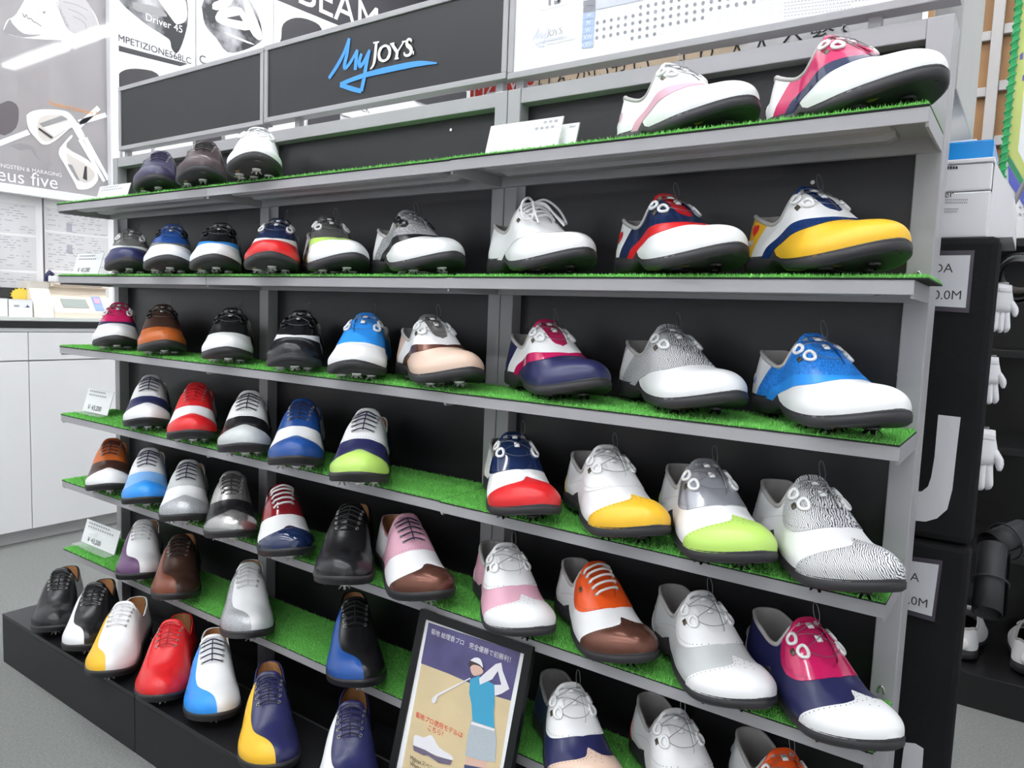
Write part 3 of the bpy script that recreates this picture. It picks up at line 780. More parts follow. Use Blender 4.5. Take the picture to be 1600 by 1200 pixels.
# ------------------------------------------------------------------ colours of the shoes
def L(name, col, rough=.38, **k): return mat(name + '_leather', col, rough, bump=.06, bscale=900, **k)
C = {
 'W': L('white', (.86, .86, .87)), 'WP': L('white_patent', (.86, .86, .87), .15), 'NV': L('navy', (.024, .026, .10), .3), 'NVP': mat('navy_patent', (.008, .022, .085), .12, coat=.8),
 'PU': L('violet_navy', (.045, .042, .095), .3), 'PL': L('dark_plum', (.06, .038, .042), .32), 'RD': L('red', (.72, .018, .022), .3), 'RDP': mat('red_patent', (.66, .01, .02), .14, coat=.7),
 'MG': mat('magenta_patent', (.66, .015, .13), .13, coat=.8), 'PK': L('pale_pink', (.74, .40, .50)), 'YL': L('yellow', (.90, .52, .03)), 'LM': L('lime', (.52, .78, .16), .25),
 'BL': L('bright_blue', (.03, .30, .86), .3), 'CB': mat('blue_crocodile', (.03, .26, .78), .3, pattern='croc', col2=(.01, .12, .50)), 'CN': mat('navy_crocodile', (.012, .05, .20), .25, pattern='croc', col2=(.005, .02, .09)),
 'LB': L('light_blue', (.22, .47, .86), .3), 'RB': L('royal_blue', (.015, .075, .30), .3), 'MB': L('metal_blue', (.02, .09, .36), .25), 'GY': L('light_grey', (.56, .58, .58)), 'GG': mat('grey_glitter', (.55, .56, .58), .3, metal=.3, pattern='grain', col2=(.36, .37, .39)),
 'SV': mat('silver_metal_leather', (.50, .49, .48), .27, metal=.75), 'SG': mat('silver_grey_patent', (.42, .43, .48), .18, metal=.4, coat=.5), 'BK': L('black', (.012, .012, .014), .25), 'BKP': mat('black_patent', (.008, .008, .010), .1, coat=.8),
 'DG': mat('dark_grey_patent', (.10, .10, .10), .14, coat=.7), 'BR': L('dark_brown', (.055, .024, .016), .28), 'TN': L('chestnut', (.20, .055, .026), .3), 'OB': L('burnt_orange', (.56, .13, .022), .3), 'OR': L('orange', (.86, .10, .012), .3),
 'BG': L('beige', (.74, .54, .43), .32), 'CH': mat('chocolate_metal_leather', (.16, .065, .045), .26, metal=.55), 'BU': mat('burgundy_patent', (.26, .008, .016), .14, coat=.7), 'VI': L('violet', (.13, .055, .15), .3),
 'ZB': mat('zebra_print', (.80, .80, .82), .35, pattern='zebra', col2=(.03, .03, .05), pscale=2.3), 'SN': mat('grey_snake_print', (.55, .55, .57), .3, pattern='grain', col2=(.20, .20, .21)),
 'LG': mat('grey_mesh_lining', (.48, .46, .45), .8, bump=.3, bscale=900), 'LT': mat('tan_leather_lining', (.48, .25, .11), .45), 'SO': mat('charcoal_rubber', (.028, .027, .030), .5, bump=.08, bscale=300), 'SP': mat('black_rubber_spike', (.015, .015, .015), .45),
 'SW': mat('white_spike', (.80, .80, .78), .4), 'GD': mat('gold_insert', (.50, .32, .06), .35, metal=.6), 'LN': mat('navy_lace', (.015, .014, .05), .7), 'LK': mat('black_lace', (.012, .012, .013), .7), 'LW': mat('white_lace', (.84, .84, .85), .7), 'LR': mat('red_lace', (.5, .01, .02), .7),
 'CA': mat('steel_cable', (.25, .25, .26), .35, metal=.8), 'EY': mat('eyelet_metal', (.45, .43, .40), .3, metal=.9), 'BD': mat('dark_badge', (.10, .085, .06), .3, metal=.6), 'HO': mat('punch_hole', (.10, .095, .09), .8), 'HT': mat('red_heart_print', (.80, .02, .03), .4), 'WG': mat('white_guide', (.88, .88, .88), .3), 'BGd': mat('black_guide', (.012, .012, .014), .2),
}
NAMES = {'W': 'white', 'WP': 'white', 'NV': 'navy', 'NVP': 'glossy navy', 'PU': 'violet navy', 'PL': 'dark plum', 'RD': 'red', 'RDP': 'glossy red', 'MG': 'glossy magenta', 'PK': 'pale pink', 'YL': 'yellow', 'LM': 'lime green', 'BL': 'bright blue', 'CB': 'blue crocodile', 'CN': 'navy crocodile',
 'LB': 'light blue', 'RB': 'royal blue', 'MB': 'metallic blue', 'GY': 'light grey', 'GG': 'glittering grey', 'SV': 'silver', 'SG': 'silver grey', 'BK': 'black', 'BKP': 'glossy black', 'DG': 'dark grey', 'BR': 'dark brown', 'TN': 'chestnut', 'OB': 'burnt orange', 'OR': 'orange', 'BG': 'beige', 'CH': 'metallic chocolate', 'BU': 'burgundy', 'VI': 'violet', 'ZB': 'zebra print', 'SN': 'grey snake print'}
def sad(v, st, sd, h): return dict(vamp=v, stripe=st, saddle=sd, heel_quarter=h)
def wing(t, h, e, q, v): return dict(toe_cap=t, heel_counter=h, eyestay=e, quarter=q, vamp=v)
def bro(t, v, p, q): return dict(toe_cap=t, vamp=v, heel_patch=p, quarter=q)
def swl(s, u): return dict(swirl=s, upper=u)
# key: (design, lacing, sole, colours, tongue, guide/lace, spikes, label)
SHOES = {
 'a': ('plain', 'lace', 'sport', dict(toe_cap='PU', vamp='PU', quarter='PU'), 'PU', 'LN', 'SW', 'violet-navy golf shoe with matching laces on the topmost shelf'),
 'b': ('plain', 'lace', 'sport', dict(toe_cap='PL', vamp='PL', quarter='PL'), 'PL', 'LK', 'SW', 'dark plum-brown golf shoe between a violet-navy and an all-white shoe'),
 'c': ('saddle', 'reel', 'sport', sad('W', 'W', 'W', 'W'), 'W', 'WG', 'SW', 'all-white golf shoe with reel lacing beside a dark plum shoe, topmost shelf'),
 'd': ('saddle', 'reel', 'sport', sad('W', 'PK', 'W', 'W'), 'W', 'WG', 'SP', 'white golf shoe with a narrow pale pink stripe'),
 'e': ('saddle', 'reel', 'sport', sad('W', 'NVP', 'MG', 'W'), 'MG', 'WG', 'SP', 'white golf shoe with glossy magenta saddle and navy stripe, topmost shelf'),
 'f': ('saddle', 'reel', 'sport', sad('NV', 'W', 'SV', 'SV'), 'SV', 'WG', 'SW', 'silver golf shoe with navy toe and white stripe'),
 'g': ('saddle', 'reel', 'sport', sad('W', 'SV', 'RB', 'SV'), 'RB', 'BGd', 'SW', 'white-toed golf shoe with royal blue saddle and blue tongue'),
 'h': ('saddle', 'reel', 'sport', sad('W', 'BL', 'BKP', 'BL'), 'BKP', 'BGd', 'SW', 'white golf shoe with black patent saddle and bright blue stripe'),
 'i': ('saddle', 'reel', 'sport', sad('RD', 'W', 'NVP', 'W'), 'NVP', 'WG', 'SW', 'red-toed golf shoe with navy saddle edged in white'),
 'j': ('saddle', 'reel', 'sport', sad('W', 'LM', 'DG', 'W'), 'DG', 'WG', 'SW', 'white golf shoe with dark grey saddle and lime green stripe'),
 'k': ('saddle', 'reel', 'sport', sad('W', 'BK', 'SN', 'W'), 'SN', 'BGd', 'SW', 'white golf shoe with grey snake print saddle and black stripe'),
 'l': ('saddle', 'bow', 'sport', sad('W', 'W', 'W', 'W'), 'W', 'LW', 'SP', 'all-white golf shoe with white laces tied in a bow'),
 'm': ('saddle', 'reel', 'sport', sad('W', 'RD', 'NVP', 'W'), 'RDP', 'WG', 'SP', 'white golf shoe with navy patent saddle, red stripe and red hearts on the heel'),
 'n': ('saddle', 'reel', 'sport', sad('YL', 'CN', 'W', 'YL'), 'CN', 'WG', 'SP', 'yellow golf shoe with white saddle, navy stripe and a red heart on the heel'),
 'o': ('saddle', 'reel', 'sport', sad('W', 'NV', 'MG', 'MG'), 'MG', 'WG', 'SW', 'white-toed golf shoe with magenta patent saddle beside a brown and orange shoe'),
 'p': ('saddle', 'reel', 'sport', sad('OB', 'BR', 'BR', 'BR'), 'BR', 'BGd', 'SW', 'burnt orange golf shoe with dark brown saddle'),
 'q': ('saddle', 'reel', 'sport', sad('W', 'BK', 'BK', 'W'), 'BKP', 'BGd', 'SW', 'white golf shoe with plain black saddle and white heel'),
 'r': ('saddle', 'reel', 'sport', sad('BK', 'W', 'BKP', 'W'), 'BKP', 'BGd', 'SW', 'black golf shoe with a thin white stripe around the saddle'),
 's': ('saddle', 'reel', 'sport', sad('W', 'BL', 'BL', 'W'), 'BL', 'WG', 'SW', 'white golf shoe with smooth sky blue saddle and white lace guides'),
 't': ('saddle', 'reel', 'sport', sad('BG', 'CH', 'W', 'BG'), 'SV', 'WG', 'SW', 'beige golf shoe with white saddle edged in brown'),
 'u': ('saddle', 'reel', 'sport', sad('NV', 'MG', 'W', 'NV'), 'MG', 'WG', 'SP', 'navy golf shoe with white saddle, magenta stripe and magenta tongue'),
 'v': ('saddle', 'reel', 'sport', sad('W', 'ZB', 'ZB', 'W'), 'ZB', 'WG', 'SP', 'white golf shoe with zebra print saddle and plain white toe'),
 'w': ('saddle', 'reel', 'sport', sad('W', 'BL', 'CB', 'W'), 'CB', 'WG', 'SP', 'white golf shoe with blue crocodile saddle and smooth blue stripe'),
 'x': ('brogue', 'lace', 'dress', bro('W', 'NV', 'NV', 'W'), 'W', 'LN', 'SW', 'white wing tip golf shoe with navy band and navy laces'),
 'y': ('brogue', 'lace', 'dress', bro('RD', 'W', 'W', 'RD'), 'RD', 'LR', 'SW', 'red wing tip golf shoe with a white band across the vamp'),
 'z': ('brogue', 'lace', 'dress', bro('GY', 'BK', 'PL', 'W'), 'W', 'LK', 'SW', 'white wing tip golf shoe with black band and light grey toe'),
 'aa': ('brogue', 'lace', 'dress', bro('RB', 'W', 'W', 'RB'), 'RB', 'LN', 'SW', 'royal blue wing tip golf shoe with a white band'),
 'bb': ('brogue', 'lace', 'dress', bro('LM', 'NV', 'NV', 'W'), 'W', 'LN', 'SW', 'white wing tip golf shoe with navy band and lime green toe'),
 'cc': ('wing', 'reel', 'sport', wing('RD', 'RD', 'NVP', 'W', 'W'), 'NVP', 'WG', 'SP', 'white golf shoe with navy patent stay and red wing tip'),
 'dd': ('wing', 'reel', 'sport', wing('YL', 'YL', 'W', 'W', 'W'), 'W', 'WG', 'SP', 'white golf shoe with yellow wing tip and yellow heel counter'),
 'ee': ('wing', 'reel', 'sport', wing('LM', 'LM', 'SG', 'W', 'W'), 'SG', 'WG', 'SP', 'white golf shoe with silver grey stay and lime green wing tip'),
 'ff': ('wing', 'reel', 'sport', wing('ZB', 'ZB', 'ZB', 'W', 'W'), 'ZB', 'WG', 'SP', 'white golf shoe with zebra print stay and zebra print wing tip'),
 'gg': ('brogue', 'lace', 'dress', bro('W', 'BR', 'BR', 'OB'), 'OB', 'LN', 'SW', 'burnt orange wing tip golf shoe with dark brown band and white toe'),
 'hh': ('brogue', 'lace', 'dress', bro('BL', 'LB', 'LB', 'W'), 'W', 'LN', 'SW', 'white wing tip golf shoe with light blue band and bright blue toe'),
 'ii': ('brogue', 'lace', 'dress', bro('GG', 'W', 'W', 'GY'), 'GY', 'LN', 'SW', 'light grey wing tip golf shoe with white band and glittering toe'),
 'jj': ('brogue', 'lace', 'dress', bro('SV', 'BK', 'BK', 'SV'), 'SV', 'LK', 'SW', 'silver metallic wing tip golf shoe with a black band'),
 'kk': ('brogue', 'loop', 'dress', bro('NVP', 'W', 'W', 'BU'), 'BU', 'LW', 'SW', 'burgundy patent wing tip golf shoe with white laces and navy toe'),
 'll': ('plain', 'lace', 'dress', dict(toe_cap='BK', vamp='BK', quarter='BK'), 'BK', 'LK', 'SW', 'all-black cap toe golf shoe beside a pink and brown shoe'),
 'mm': ('brogue', 'lace', 'dress', bro('CH', 'W', 'W', 'PK'), 'PK', 'LN', 'SW', 'pink wing tip golf shoe with white band and metallic chocolate toe'),
 'nn': ('wing', 'reel', 'sport', wing('W', 'W', 'W', 'PK', 'PK'), 'W', 'WG', 'SP', 'pale pink golf shoe with white stay and white wing tip'),
 'oo': ('wing', 'loop', 'sport', wing('CH', 'CH', 'OR', 'W', 'W'), 'OR', 'LW', 'SP', 'white golf shoe with orange laced stay and metallic chocolate wing tip'),
 'pp': ('wing', 'reel', 'sport', wing('W', 'W', 'W', 'GY', 'GY'), 'W', 'WG', 'SP', 'light grey golf shoe with white stay and white wing tip'),
 'qq': ('wing', 'reel', 'sport', wing('W', 'W', 'MG', 'NV', 'NV'), 'MG', 'WG', 'SP', 'navy golf shoe with glossy magenta stay and white wing tip'),
 'rr': ('swirl', 'lace', 'dress', swl('VI', 'W'), 'W', 'LW', 'SW', 'white golf shoe with a violet swirl along its outer side'),
 'sb': ('swirl', 'lace', 'dress', swl('TN', 'BR'), 'BR', 'LK', 'SW', 'dark brown golf shoe with a chestnut swirl'),
 'tt': ('swirl', 'lace', 'dress', swl('GG', 'W'), 'W', 'LW', 'SW', 'white golf shoe with a glittering grey swirl'),
 'uu': ('swirl', 'lace', 'dress', swl('MB', 'BK'), 'BK', 'LK', 'SW', 'black golf shoe with a metallic blue swirl'),
 'vv': ('wing', 'reel', 'sport', wing('BG', 'NV', 'W', 'NV', 'NV'), 'W', 'WG', 'SP', 'navy golf shoe with white stay and beige wing tip beside the poster'),
 'ww': ('wing', 'reel', 'sport', wing('W', 'RD', 'W', 'W', 'W'), 'W', 'WG', 'SP', 'white golf shoe with a red heel counter on the lowest shelf'),
 'xx': ('wing', 'reel', 'sport', wing('W', 'NV', 'OR', 'W', 'W'), 'OR', 'WG', 'SP', 'white golf shoe with orange stay and navy heel on the lowest shelf'),
 'P1': ('plain', 'lace', 'dress', dict(toe_cap='BK', vamp='BK', quarter='BK'), 'BK', 'LK', 'SW', 'all-black golf shoe at the end of the black plinth'),
 'P2': ('swirl', 'lace', 'dress', swl('W', 'BK'), 'BK', 'LK', 'SW', 'black golf shoe with a white swirl on the plinth'),
 'P3': ('swirl', 'lace', 'dress', swl('YL', 'W'), 'W', 'LW', 'SW', 'white golf shoe with a yellow swirl on the plinth'),
 'P4': ('swirl', 'lace', 'dress', swl('RD', 'RD'), 'RD', 'LR', 'SW', 'all-red golf shoe with red laces on the plinth'),
 'P5': ('swirl', 'lace', 'dress', swl('BL', 'W'), 'W', 'LN', 'SW', 'white golf shoe with a bright blue swirl and navy laces'),
 'P6': ('swirl', 'lace', 'dress', swl('YL', 'NV'), 'NV', 'LN', 'SW', 'navy golf shoe with a yellow swirl on the plinth'),
 'P7': ('swirl', 'lace', 'dress', swl('W', 'NV'), 'NV', 'LN', 'SW', 'navy golf shoe with a white swirl on the plinth'),
}
GROUP = {0: 'golf shoes on the topmost shelf', 1: 'golf shoes on the second shelf', 2: 'golf shoes on the third shelf', 3: 'golf shoes on the fourth shelf', 4: 'golf shoes on the fifth shelf', 5: 'golf shoes on the lowest shelf', 9: 'golf shoes on the black plinth'}
CACHE = {}
SPK = mesh_of('spike', *spike_mesh(), False)
def shoe_meshes(key):
    if key not in CACHE:
        R = shoe_parts(*key)
        CACHE[key] = {k: ([mesh_of(k, *g, True) for g in v] if isinstance(v, list) else mesh_of(k, *v, True)) for k, v in R.items()}
    return CACHE[key]
def make_shoe(k, loc, yaw, sc, spec, group):
    design, lacing, sole, cols, tng, gl, spk, label = spec
    t = empty('golf_shoe', loc, label, 'shoe', group); t.rotation_euler = (0, 0, yaw); t.scale = (sc*1.08, sc, sc*1.06) if sole == 'dress' else (sc, sc, sc)
    base = {'tongue': tng, 'collar': 'LG' if sole == 'sport' else list(cols.values())[-1], 'lining': 'LG' if sole == 'sport' else 'LT', 'outsole': 'SO', 'sole_insert': 'GD', 'lace_guide': gl, 'tongue_tab': gl if gl == 'WG' else 'SV',
            'lace_cable': 'CA', 'heel_dial': 'WG', 'laces': gl, 'eyelets': 'EY', 'badge': 'BD', 'punched_holes': 'HO'}
    for name, me in shoe_meshes((design, lacing, sole)).items():
        c = cols.get(name) or base[name]
        for m in (me if isinstance(me, list) else [me]):
            o = link_obj(name, m, C[c], t, '%s %s' % (NAMES[c], name.replace('_', ' ')) if name in cols else None)
            o.location = (-SL/2, 0, 0)
            if name in ('eyelets', 'punched_holes', 'sole_insert'): o['kind'] = 'stuff'
    for s, y in SPIKES:
        o = link_obj('spike', SPK, C[spk], t); z = float(ZU(s)) - .008 if s < .8 else float(ZU(s)) - .009; o.location = (SL*s - SL/2, y + float(YC(s)), z); o.rotation_euler = (0, -math.atan(max(0, s - .75)*.5), random.random())
    return t
made = {}
for k, (sh, x, y, yaw, sc) in FIT.items():
    z = ZPL + .0005 if sh == 9 else ZSH[sh] + .0075
    made[k] = make_shoe(k, (x, y, z), yaw, sc, SHOES[k], GROUP[sh])
def heel_mark(k, poly, s, t, m, name='heel_print'):
    o = link_obj(name, mesh_of(name, *decal(poly, s, t), False), C[m], made[k]); o.location = (-SL/2, 0, 0)
for k, s0 in (('m', .05), ('m', .105)): heel_mark(k, heart(.020), s0, -.78, 'HT', 'heart_print')
heel_mark('n', heart(.018), .13, -.74, 'HT', 'heart_print')
heel_mark('n', [(-.0012, -.008), (.0012, -.008), (.0012, .008), (-.0012, .008)], .07, -.74, 'W', 'letter_print')
for q in range(7): heel_mark('n', [(-.0012, -.0035), (.0012, -.0035), (.0012, .0035), (-.0012, .0035)], .06 + .0125*q, -.86, 'W', 'letter_print')
for q in range(2): heel_mark('w', [(-.001, -.004), (.001, -.004), (.001, .004), (-.001, .004)], .09 + .02*q, -.86, 'BL', 'letter_print')
for q, xx in enumerate((.06, .075, .095, .11)): heel_mark('d', [(-.0014, -.006), (.0014, -.006), (.0014, .006), (-.0014, .006)], xx, -.82, 'PK', 'letter_print')
# ------------------------------------------------------------------ price cards and the framed poster
def card(name, corners, yv, lines, label, price=None, group='price cards on the shelves', base_z=None):
    """white card in a bent acrylic stand; corners = photo pixels (bl, br, tr, tl) taken on the plane y = yv, leaning back"""
    P = [at(u, v, 1, yv) for u, v in corners]
    zb = base_z; bl = P[0].copy(); br = P[1].copy(); bl[2] = br[2] = zb
    bl = np.array([P[0][0], yv, zb]); br = np.array([P[1][0], yv, zb]); h = (P[2][2] + P[3][2])/2 - zb; lean = np.array([0, h*.35, 0])
    tl = np.array([P[3][0], yv, P[3][2]]) + lean*.0; tr = np.array([P[2][0], yv, P[2][2]])
    w = np.linalg.norm(br - bl); t = empty(name, tuple((bl + br)/2), label, 'price card', group)
    up = np.array([0, .30, 1.])*h; ax = EX_
    q = [bl + ax*.001 + up*.04, br - ax*.001 + up*.04, br - ax*.001 + up, bl + ax*.001 + up]
    nv = np.cross(ax, up); nv /= np.linalg.norm(nv)
    build('card', *prism(q, -nv*.0008), M_WHITEP, t)
    q2 = [bl + up*.02, br + up*.02, br + up*1.01, bl + up*1.01]
    build('acrylic_sheet', *prism([p - nv*.0010 for p in q2], -nv*.0016), M_ACRY, t); build('acrylic_foot', *prism([bl + up*.01, br + up*.01, br + np.array([0, -.028, .0006]), bl + np.array([0, -.028, .0006])], (0, 0, .0015)), M_ACRY, t)
    un = up/np.linalg.norm(up); g = []
    f = nv*.0009 if nv[1] < 0 else -nv*.0009
    for k, (a, b) in enumerate(lines):
        z0 = bl + up*(.86 - .15*k) + f
        for j in range(int(12*(b - a)) + 2):
            p = z0 + ax*w*(a + j*.07); 
            if a + j*.07 > b: break
            g.append(([p, p + ax*w*.045, p + ax*w*.045 + un*h*.07, p + un*h*.07], [[0, 1, 2, 3]]))
    if g: o = build('fine_print', *join(*g), M_INKG, t); o['kind'] = 'stuff'
    if price: build('price_lettering', *text_geo(price, h*.30, bl + up*.14 + ax*w*.16 + f, ax, un), M_INK, t)
    return t
TURF_Z = .0075
card('price_card', ((148, 318), (196, 303), (205, 279), (163, 292)), -.10, [(.1, .6), (.1, .8)], 'white price card beside the violet-navy shoe on the topmost shelf', base_z=ZSH[0] + TURF_Z)
card('price_card', ((112, 427), (152, 428), (163, 395), (125, 395)), -.11, [(.1, .7), (.1, .8)], 'white price card in front of the white counter cabinet, second shelf', '￥ 43,200', base_z=ZSH[1] + TURF_Z)
card('price_card', ((128, 641), (167, 651), (178, 616), (142, 609)), -.11, [(.1, .7), (.1, .8)], 'white price card beside the navy banded white shoe', '￥ 43,200', base_z=ZSH[3] + TURF_Z)
card('price_card', ((126, 857), (178, 873), (187, 832), (138, 822)), -.11, [(.1, .75), (.1, .9)], 'white price card beside the violet swirl shoe, lowest shelf', '￥ 43,200', base_z=ZSH[5] + TURF_Z)
card('price_card', ((755, 233), (870, 213), (886, 175), (770, 191)), -.105, [(.75, .95), (.65, .9)], 'wide white price card on the topmost shelf before the white pink-striped shoe', base_z=ZSH[0] + TURF_Z)
card('price_card', ((868, 216), (897, 211), (907, 186), (872, 191)), -.085, [(.5, .8)], 'small white price card tucked behind a wide white card', base_z=ZSH[0] + TURF_Z)

# poster frame leaning on the front of the shelves, standing on the plinth
TL = at(657, 951, 1, -.176); TRp = at(833, 1013, 1, -.176); TRp[2] = TL[2]
hx = TRp - TL; hw_ = np.linalg.norm(hx); hx /= hw_
d = ray(607, 1200); tt_ = -((CAM - TL)@hx)/(d@hx); BLp = CAM + d*tt_
dn = BLp - TL; dn /= np.linalg.norm(dn)
if dn[1] > -.05: dn = np.array([0, -.35, -1.]); dn /= np.linalg.norm(dn)
HLEN = (TL[2] - ZPL - .0015)/-dn[2]
nf = np.cross(hx, dn); nf /= np.linalg.norm(nf); nf = nf if nf[1] < 0 else -nf
PB = TL + dn*HLEN
pf = empty('poster_frame', tuple(PB + hx*hw_/2), 'black framed golf poster of a player in a blue shirt', 'poster')
def F2(a, b, o=0.): return TL + hx*a*hw_ + dn*b*HLEN + nf*o
bw_ = .060
build('frame_rail', *prism([F2(0, 0), F2(1, 0), F2(1, bw_*hw_/HLEN), F2(0, bw_*hw_/HLEN)], -nf*.012), mat('black_frame', (.010, .010, .011), .4, spec=.3), pf)
build('frame_rail', *prism([F2(0, 1 - bw_*hw_/HLEN), F2(1, 1 - bw_*hw_/HLEN), F2(1, 1), F2(0, 1)], -nf*.012), MATS['black_frame'], pf)
for a in (0, 1 - bw_): build('frame_rail', *prism([F2(a, bw_*hw_/HLEN), F2(a + bw_, bw_*hw_/HLEN), F2(a + bw_, 1 - bw_*hw_/HLEN), F2(a, 1 - bw_*hw_/HLEN)], -nf*.012), MATS['black_frame'], pf)
sheet = build('poster_sheet', *prism([F2(.05, .03, -.004), F2(.95, .03, -.004), F2(.95, .97, -.004), F2(.05, .97, -.004)], -nf*.002), M_WHITEP, pf)
GLP = dict(rough=.35, coat=.25)
def pp(pts, o): # poster pixels of the 610..840 x 940..1200 view, scale 4.617
    return [atp(610 + x/4.617, 940 + y/4.617, TL + nf*(-.004 + o), nf) for x, y in pts]
def pshape(name, pts, o, m, lab=None, sm=False):
    P = pp(pts, o); P = list(smooth_pts(P + [P[0]], 3)[:-1]) if sm else P
    return build(name, P, [list(range(len(P)))], m, sheet, label=lab)
M_PVI = mat('dusk_violet_print', (.085, .075, .20), var=.5, vscale=22, **GLP); M_PGR = mat('dry_grass_print', (.70, .56, .33), var=.12, vscale=18, **GLP)
pshape('printed_grass', [(225, 440), (870, 700), (770, 1330), (60, 1330)], .0004, M_PGR, 'sandy grass of the printed photo')
pshape('printed_trees', [(275, 150), (940, 365), (868, 715), (750, 680), (600, 600), (420, 520), (220, 445)], .0007, M_PVI, 'violet dusk backdrop of the printed photo')
M_SKIN = mat('skin_print', (.72, .47, .38), **GLP); M_PWH = mat('soft_white_print', (.82, .80, .84), **GLP); M_PBL = mat('turquoise_print', (.05, .36, .58), **GLP); M_PSK = mat('grey_blue_check_print', (.45, .50, .54), var=.15, vscale=300, **GLP); M_PBK = mat('dark_hair_print', (.05, .035, .045), **GLP); M_PRD = mat('red_lettering_print', (.85, .05, .04), **GLP)
pshape('printed_legs', [(545, 1120), (700, 1150), (690, 1230), (530, 1230)], .0009, M_SKIN); pshape('printed_socks', [(533, 1175), (695, 1205), (690, 1330), (525, 1330)], .0011, mat('navy_sock_print', (.06, .08, .18), **GLP))
pshape('printed_skirt', [(580, 860), (752, 915), (765, 990), (755, 1160), (650, 1145), (540, 1110), (555, 980)], .0013, M_PSK, 'grey blue checked skirt')
pshape('printed_belt', [(583, 865), (752, 918), (750, 935), (582, 885)], .0015, M_PWH)
pshape('printed_shirt', [(575, 560), (640, 535), (750, 600), (750, 740), (745, 800), (750, 915), (592, 860), (585, 740), (568, 660)], .0015, M_PBL, 'turquoise polo shirt')
pshape('printed_club', [(575, 548), (578, 556), (345, 680), (335, 668)], .0015, M_PWH); pshape('printed_club_head', [(345, 668), (330, 720), (312, 735), (298, 712), (318, 680)], .0017, M_PWH, sm=True)
pshape('printed_arm', [(640, 555), (700, 500), (760, 450), (800, 440), (810, 500), (858, 630), (800, 665), (752, 680), (750, 600), (800, 600), (775, 500), (735, 560), (645, 600)], .0018, M_PWH, 'white sleeved arms')
pshape('printed_face', [(575, 440), (640, 445), (668, 490), (660, 520), (605, 535), (580, 500)], .0018, M_SKIN, sm=True)
pshape('printed_hair', [(560, 455), (580, 420), (660, 440), (672, 500), (650, 470), (600, 455), (570, 475)], .0020, M_PBK, sm=True)
pshape('printed_cap', [(575, 425), (610, 404), (650, 415), (668, 475), (640, 452), (590, 430)], .0022, M_PWH, 'white visor cap', sm=True)
pshape('printed_shoe', [(165, 1040), (170, 970), (200, 965), (240, 980), (300, 965), (350, 1050), (440, 1110), (445, 1145), (330, 1110), (240, 1070)], .0011, M_PWH, 'white golf shoe printed on the poster', sm=True)
pshape('printed_shoe_sole', [(162, 1035), (250, 1070), (330, 1115), (446, 1145), (430, 1178), (350, 1165), (270, 1110), (240, 1110), (168, 1075)], .0013, mat('violet_grey_print', (.16, .13, .20), **GLP))
tx = hx; ty = -dn
def ptext(s, px, size, m, o=.0012, al='LEFT', parent=None): build('poster_lettering', *text_geo(s, size, pp([px], o)[0], tx, ty, al), m, sheet)
sw_ = np.linalg.norm(pp([(935, 365)], 0)[0] - pp([(285, 160)], 0)[0])
ptext('菊地 絵理香プロ　完全優勝で初勝利！', (290, 228), sw_/18.6, M_PWH)
ptext('菊地プロ使用モデルは', (345, 905), sw_/18.2, M_PRD, al='CENTER'); ptext('こちら！', (330, 952), sw_/18.2, M_PRD, al='CENTER')
ptext('MyJoysスペシャルモデル', (138, 1135), sw_/21, M_PBK); ptext("Women's", (138, 1178), sw_/21, M_PBK)

# ------------------------------------------------------------------ left side of the room: counter cabinet, till, posters
def pane_material():
    m = bpy.data.materials.new('window_glass'); m.use_nodes = True; nt = m.node_tree; nt.nodes.clear()
    o = nt.nodes.new('ShaderNodeOutputMaterial'); t = nt.nodes.new('ShaderNodeBsdfTransparent'); g = nt.nodes.new('ShaderNodeBsdfGlossy'); f = nt.nodes.new('ShaderNodeFresnel'); x = nt.nodes.new('ShaderNodeMixShader')
    g.inputs['Roughness'].default_value = .03; f.inputs['IOR'].default_value = 1.5
    gm = nt.nodes.new('ShaderNodeNewGeometry'); iv = nt.nodes.new('ShaderNodeMath'); iv.operation = 'SUBTRACT'; iv.inputs[0].default_value = 1; nt.links.new(gm.outputs['Backfacing'], iv.inputs[1]); mu = nt.nodes.new('ShaderNodeMath'); mu.operation = 'MULTIPLY'; nt.links.new(f.outputs[0], mu.inputs[0]); nt.links.new(iv.outputs[0], mu.inputs[1]); nt.links.new(mu.outputs[0], x.inputs[0]); nt.links.new(t.outputs[0], x.inputs[1]); nt.links.new(g.outputs[0], x.inputs[2]); nt.links.new(x.outputs[0], o.inputs[0]); return m
M_PANE = pane_material()
XF = -1.0625
cab = empty('counter_cabinet', (XF - .1, .2, 0), 'long white counter cabinet with drawers and doors behind the till', 'cabinet')
box('carcass', (XL + .003, -1.4, .06), (XF - .019, 1.35, .934), M_CAB, cab); box('toe_kick', (XL + .003, -1.4, 0), (XF - .05, 1.35, .06), mat('grey_plinth_board', (.55, .55, .55), .5), cab)
ys_ = [-1.418 + .3985*k for k in range(8)]
for a, b in zip(ys_[:-1], ys_[1:]):
    box('door', (XF - .018, a + .0015, .064), (XF, b - .0015, .790), M_CAB, cab, .001); dr_ = box('drawer', (XF - .018, a + .0015, .796), (XF, b - .0015, .914), M_CAB, cab, .001)
box('ribbed_strip', (XF - .02, -1.4, .917), (XF + .002, 1.35, .932), mat('grey_strip', (.55, .56, .57), .4), cab); box('black_edge', (XF - .02, -1.4, .9345), (XF + .008, 1.35, .962), mat('black_edging', (.02, .02, .02), .35), cab, .002)
box('counter_top', (XL + .003, -1.4, .9625), (XF + .004, 1.35, .978), mat('pale_counter_top', (.72, .74, .72), .2), cab, .001)
build('key_lettering', *text_geo('—  S K  —', .014, at(118, 516, 0, XF + .0006), EY_, EZ_), M_INKG, cab)
ZCT = .9785
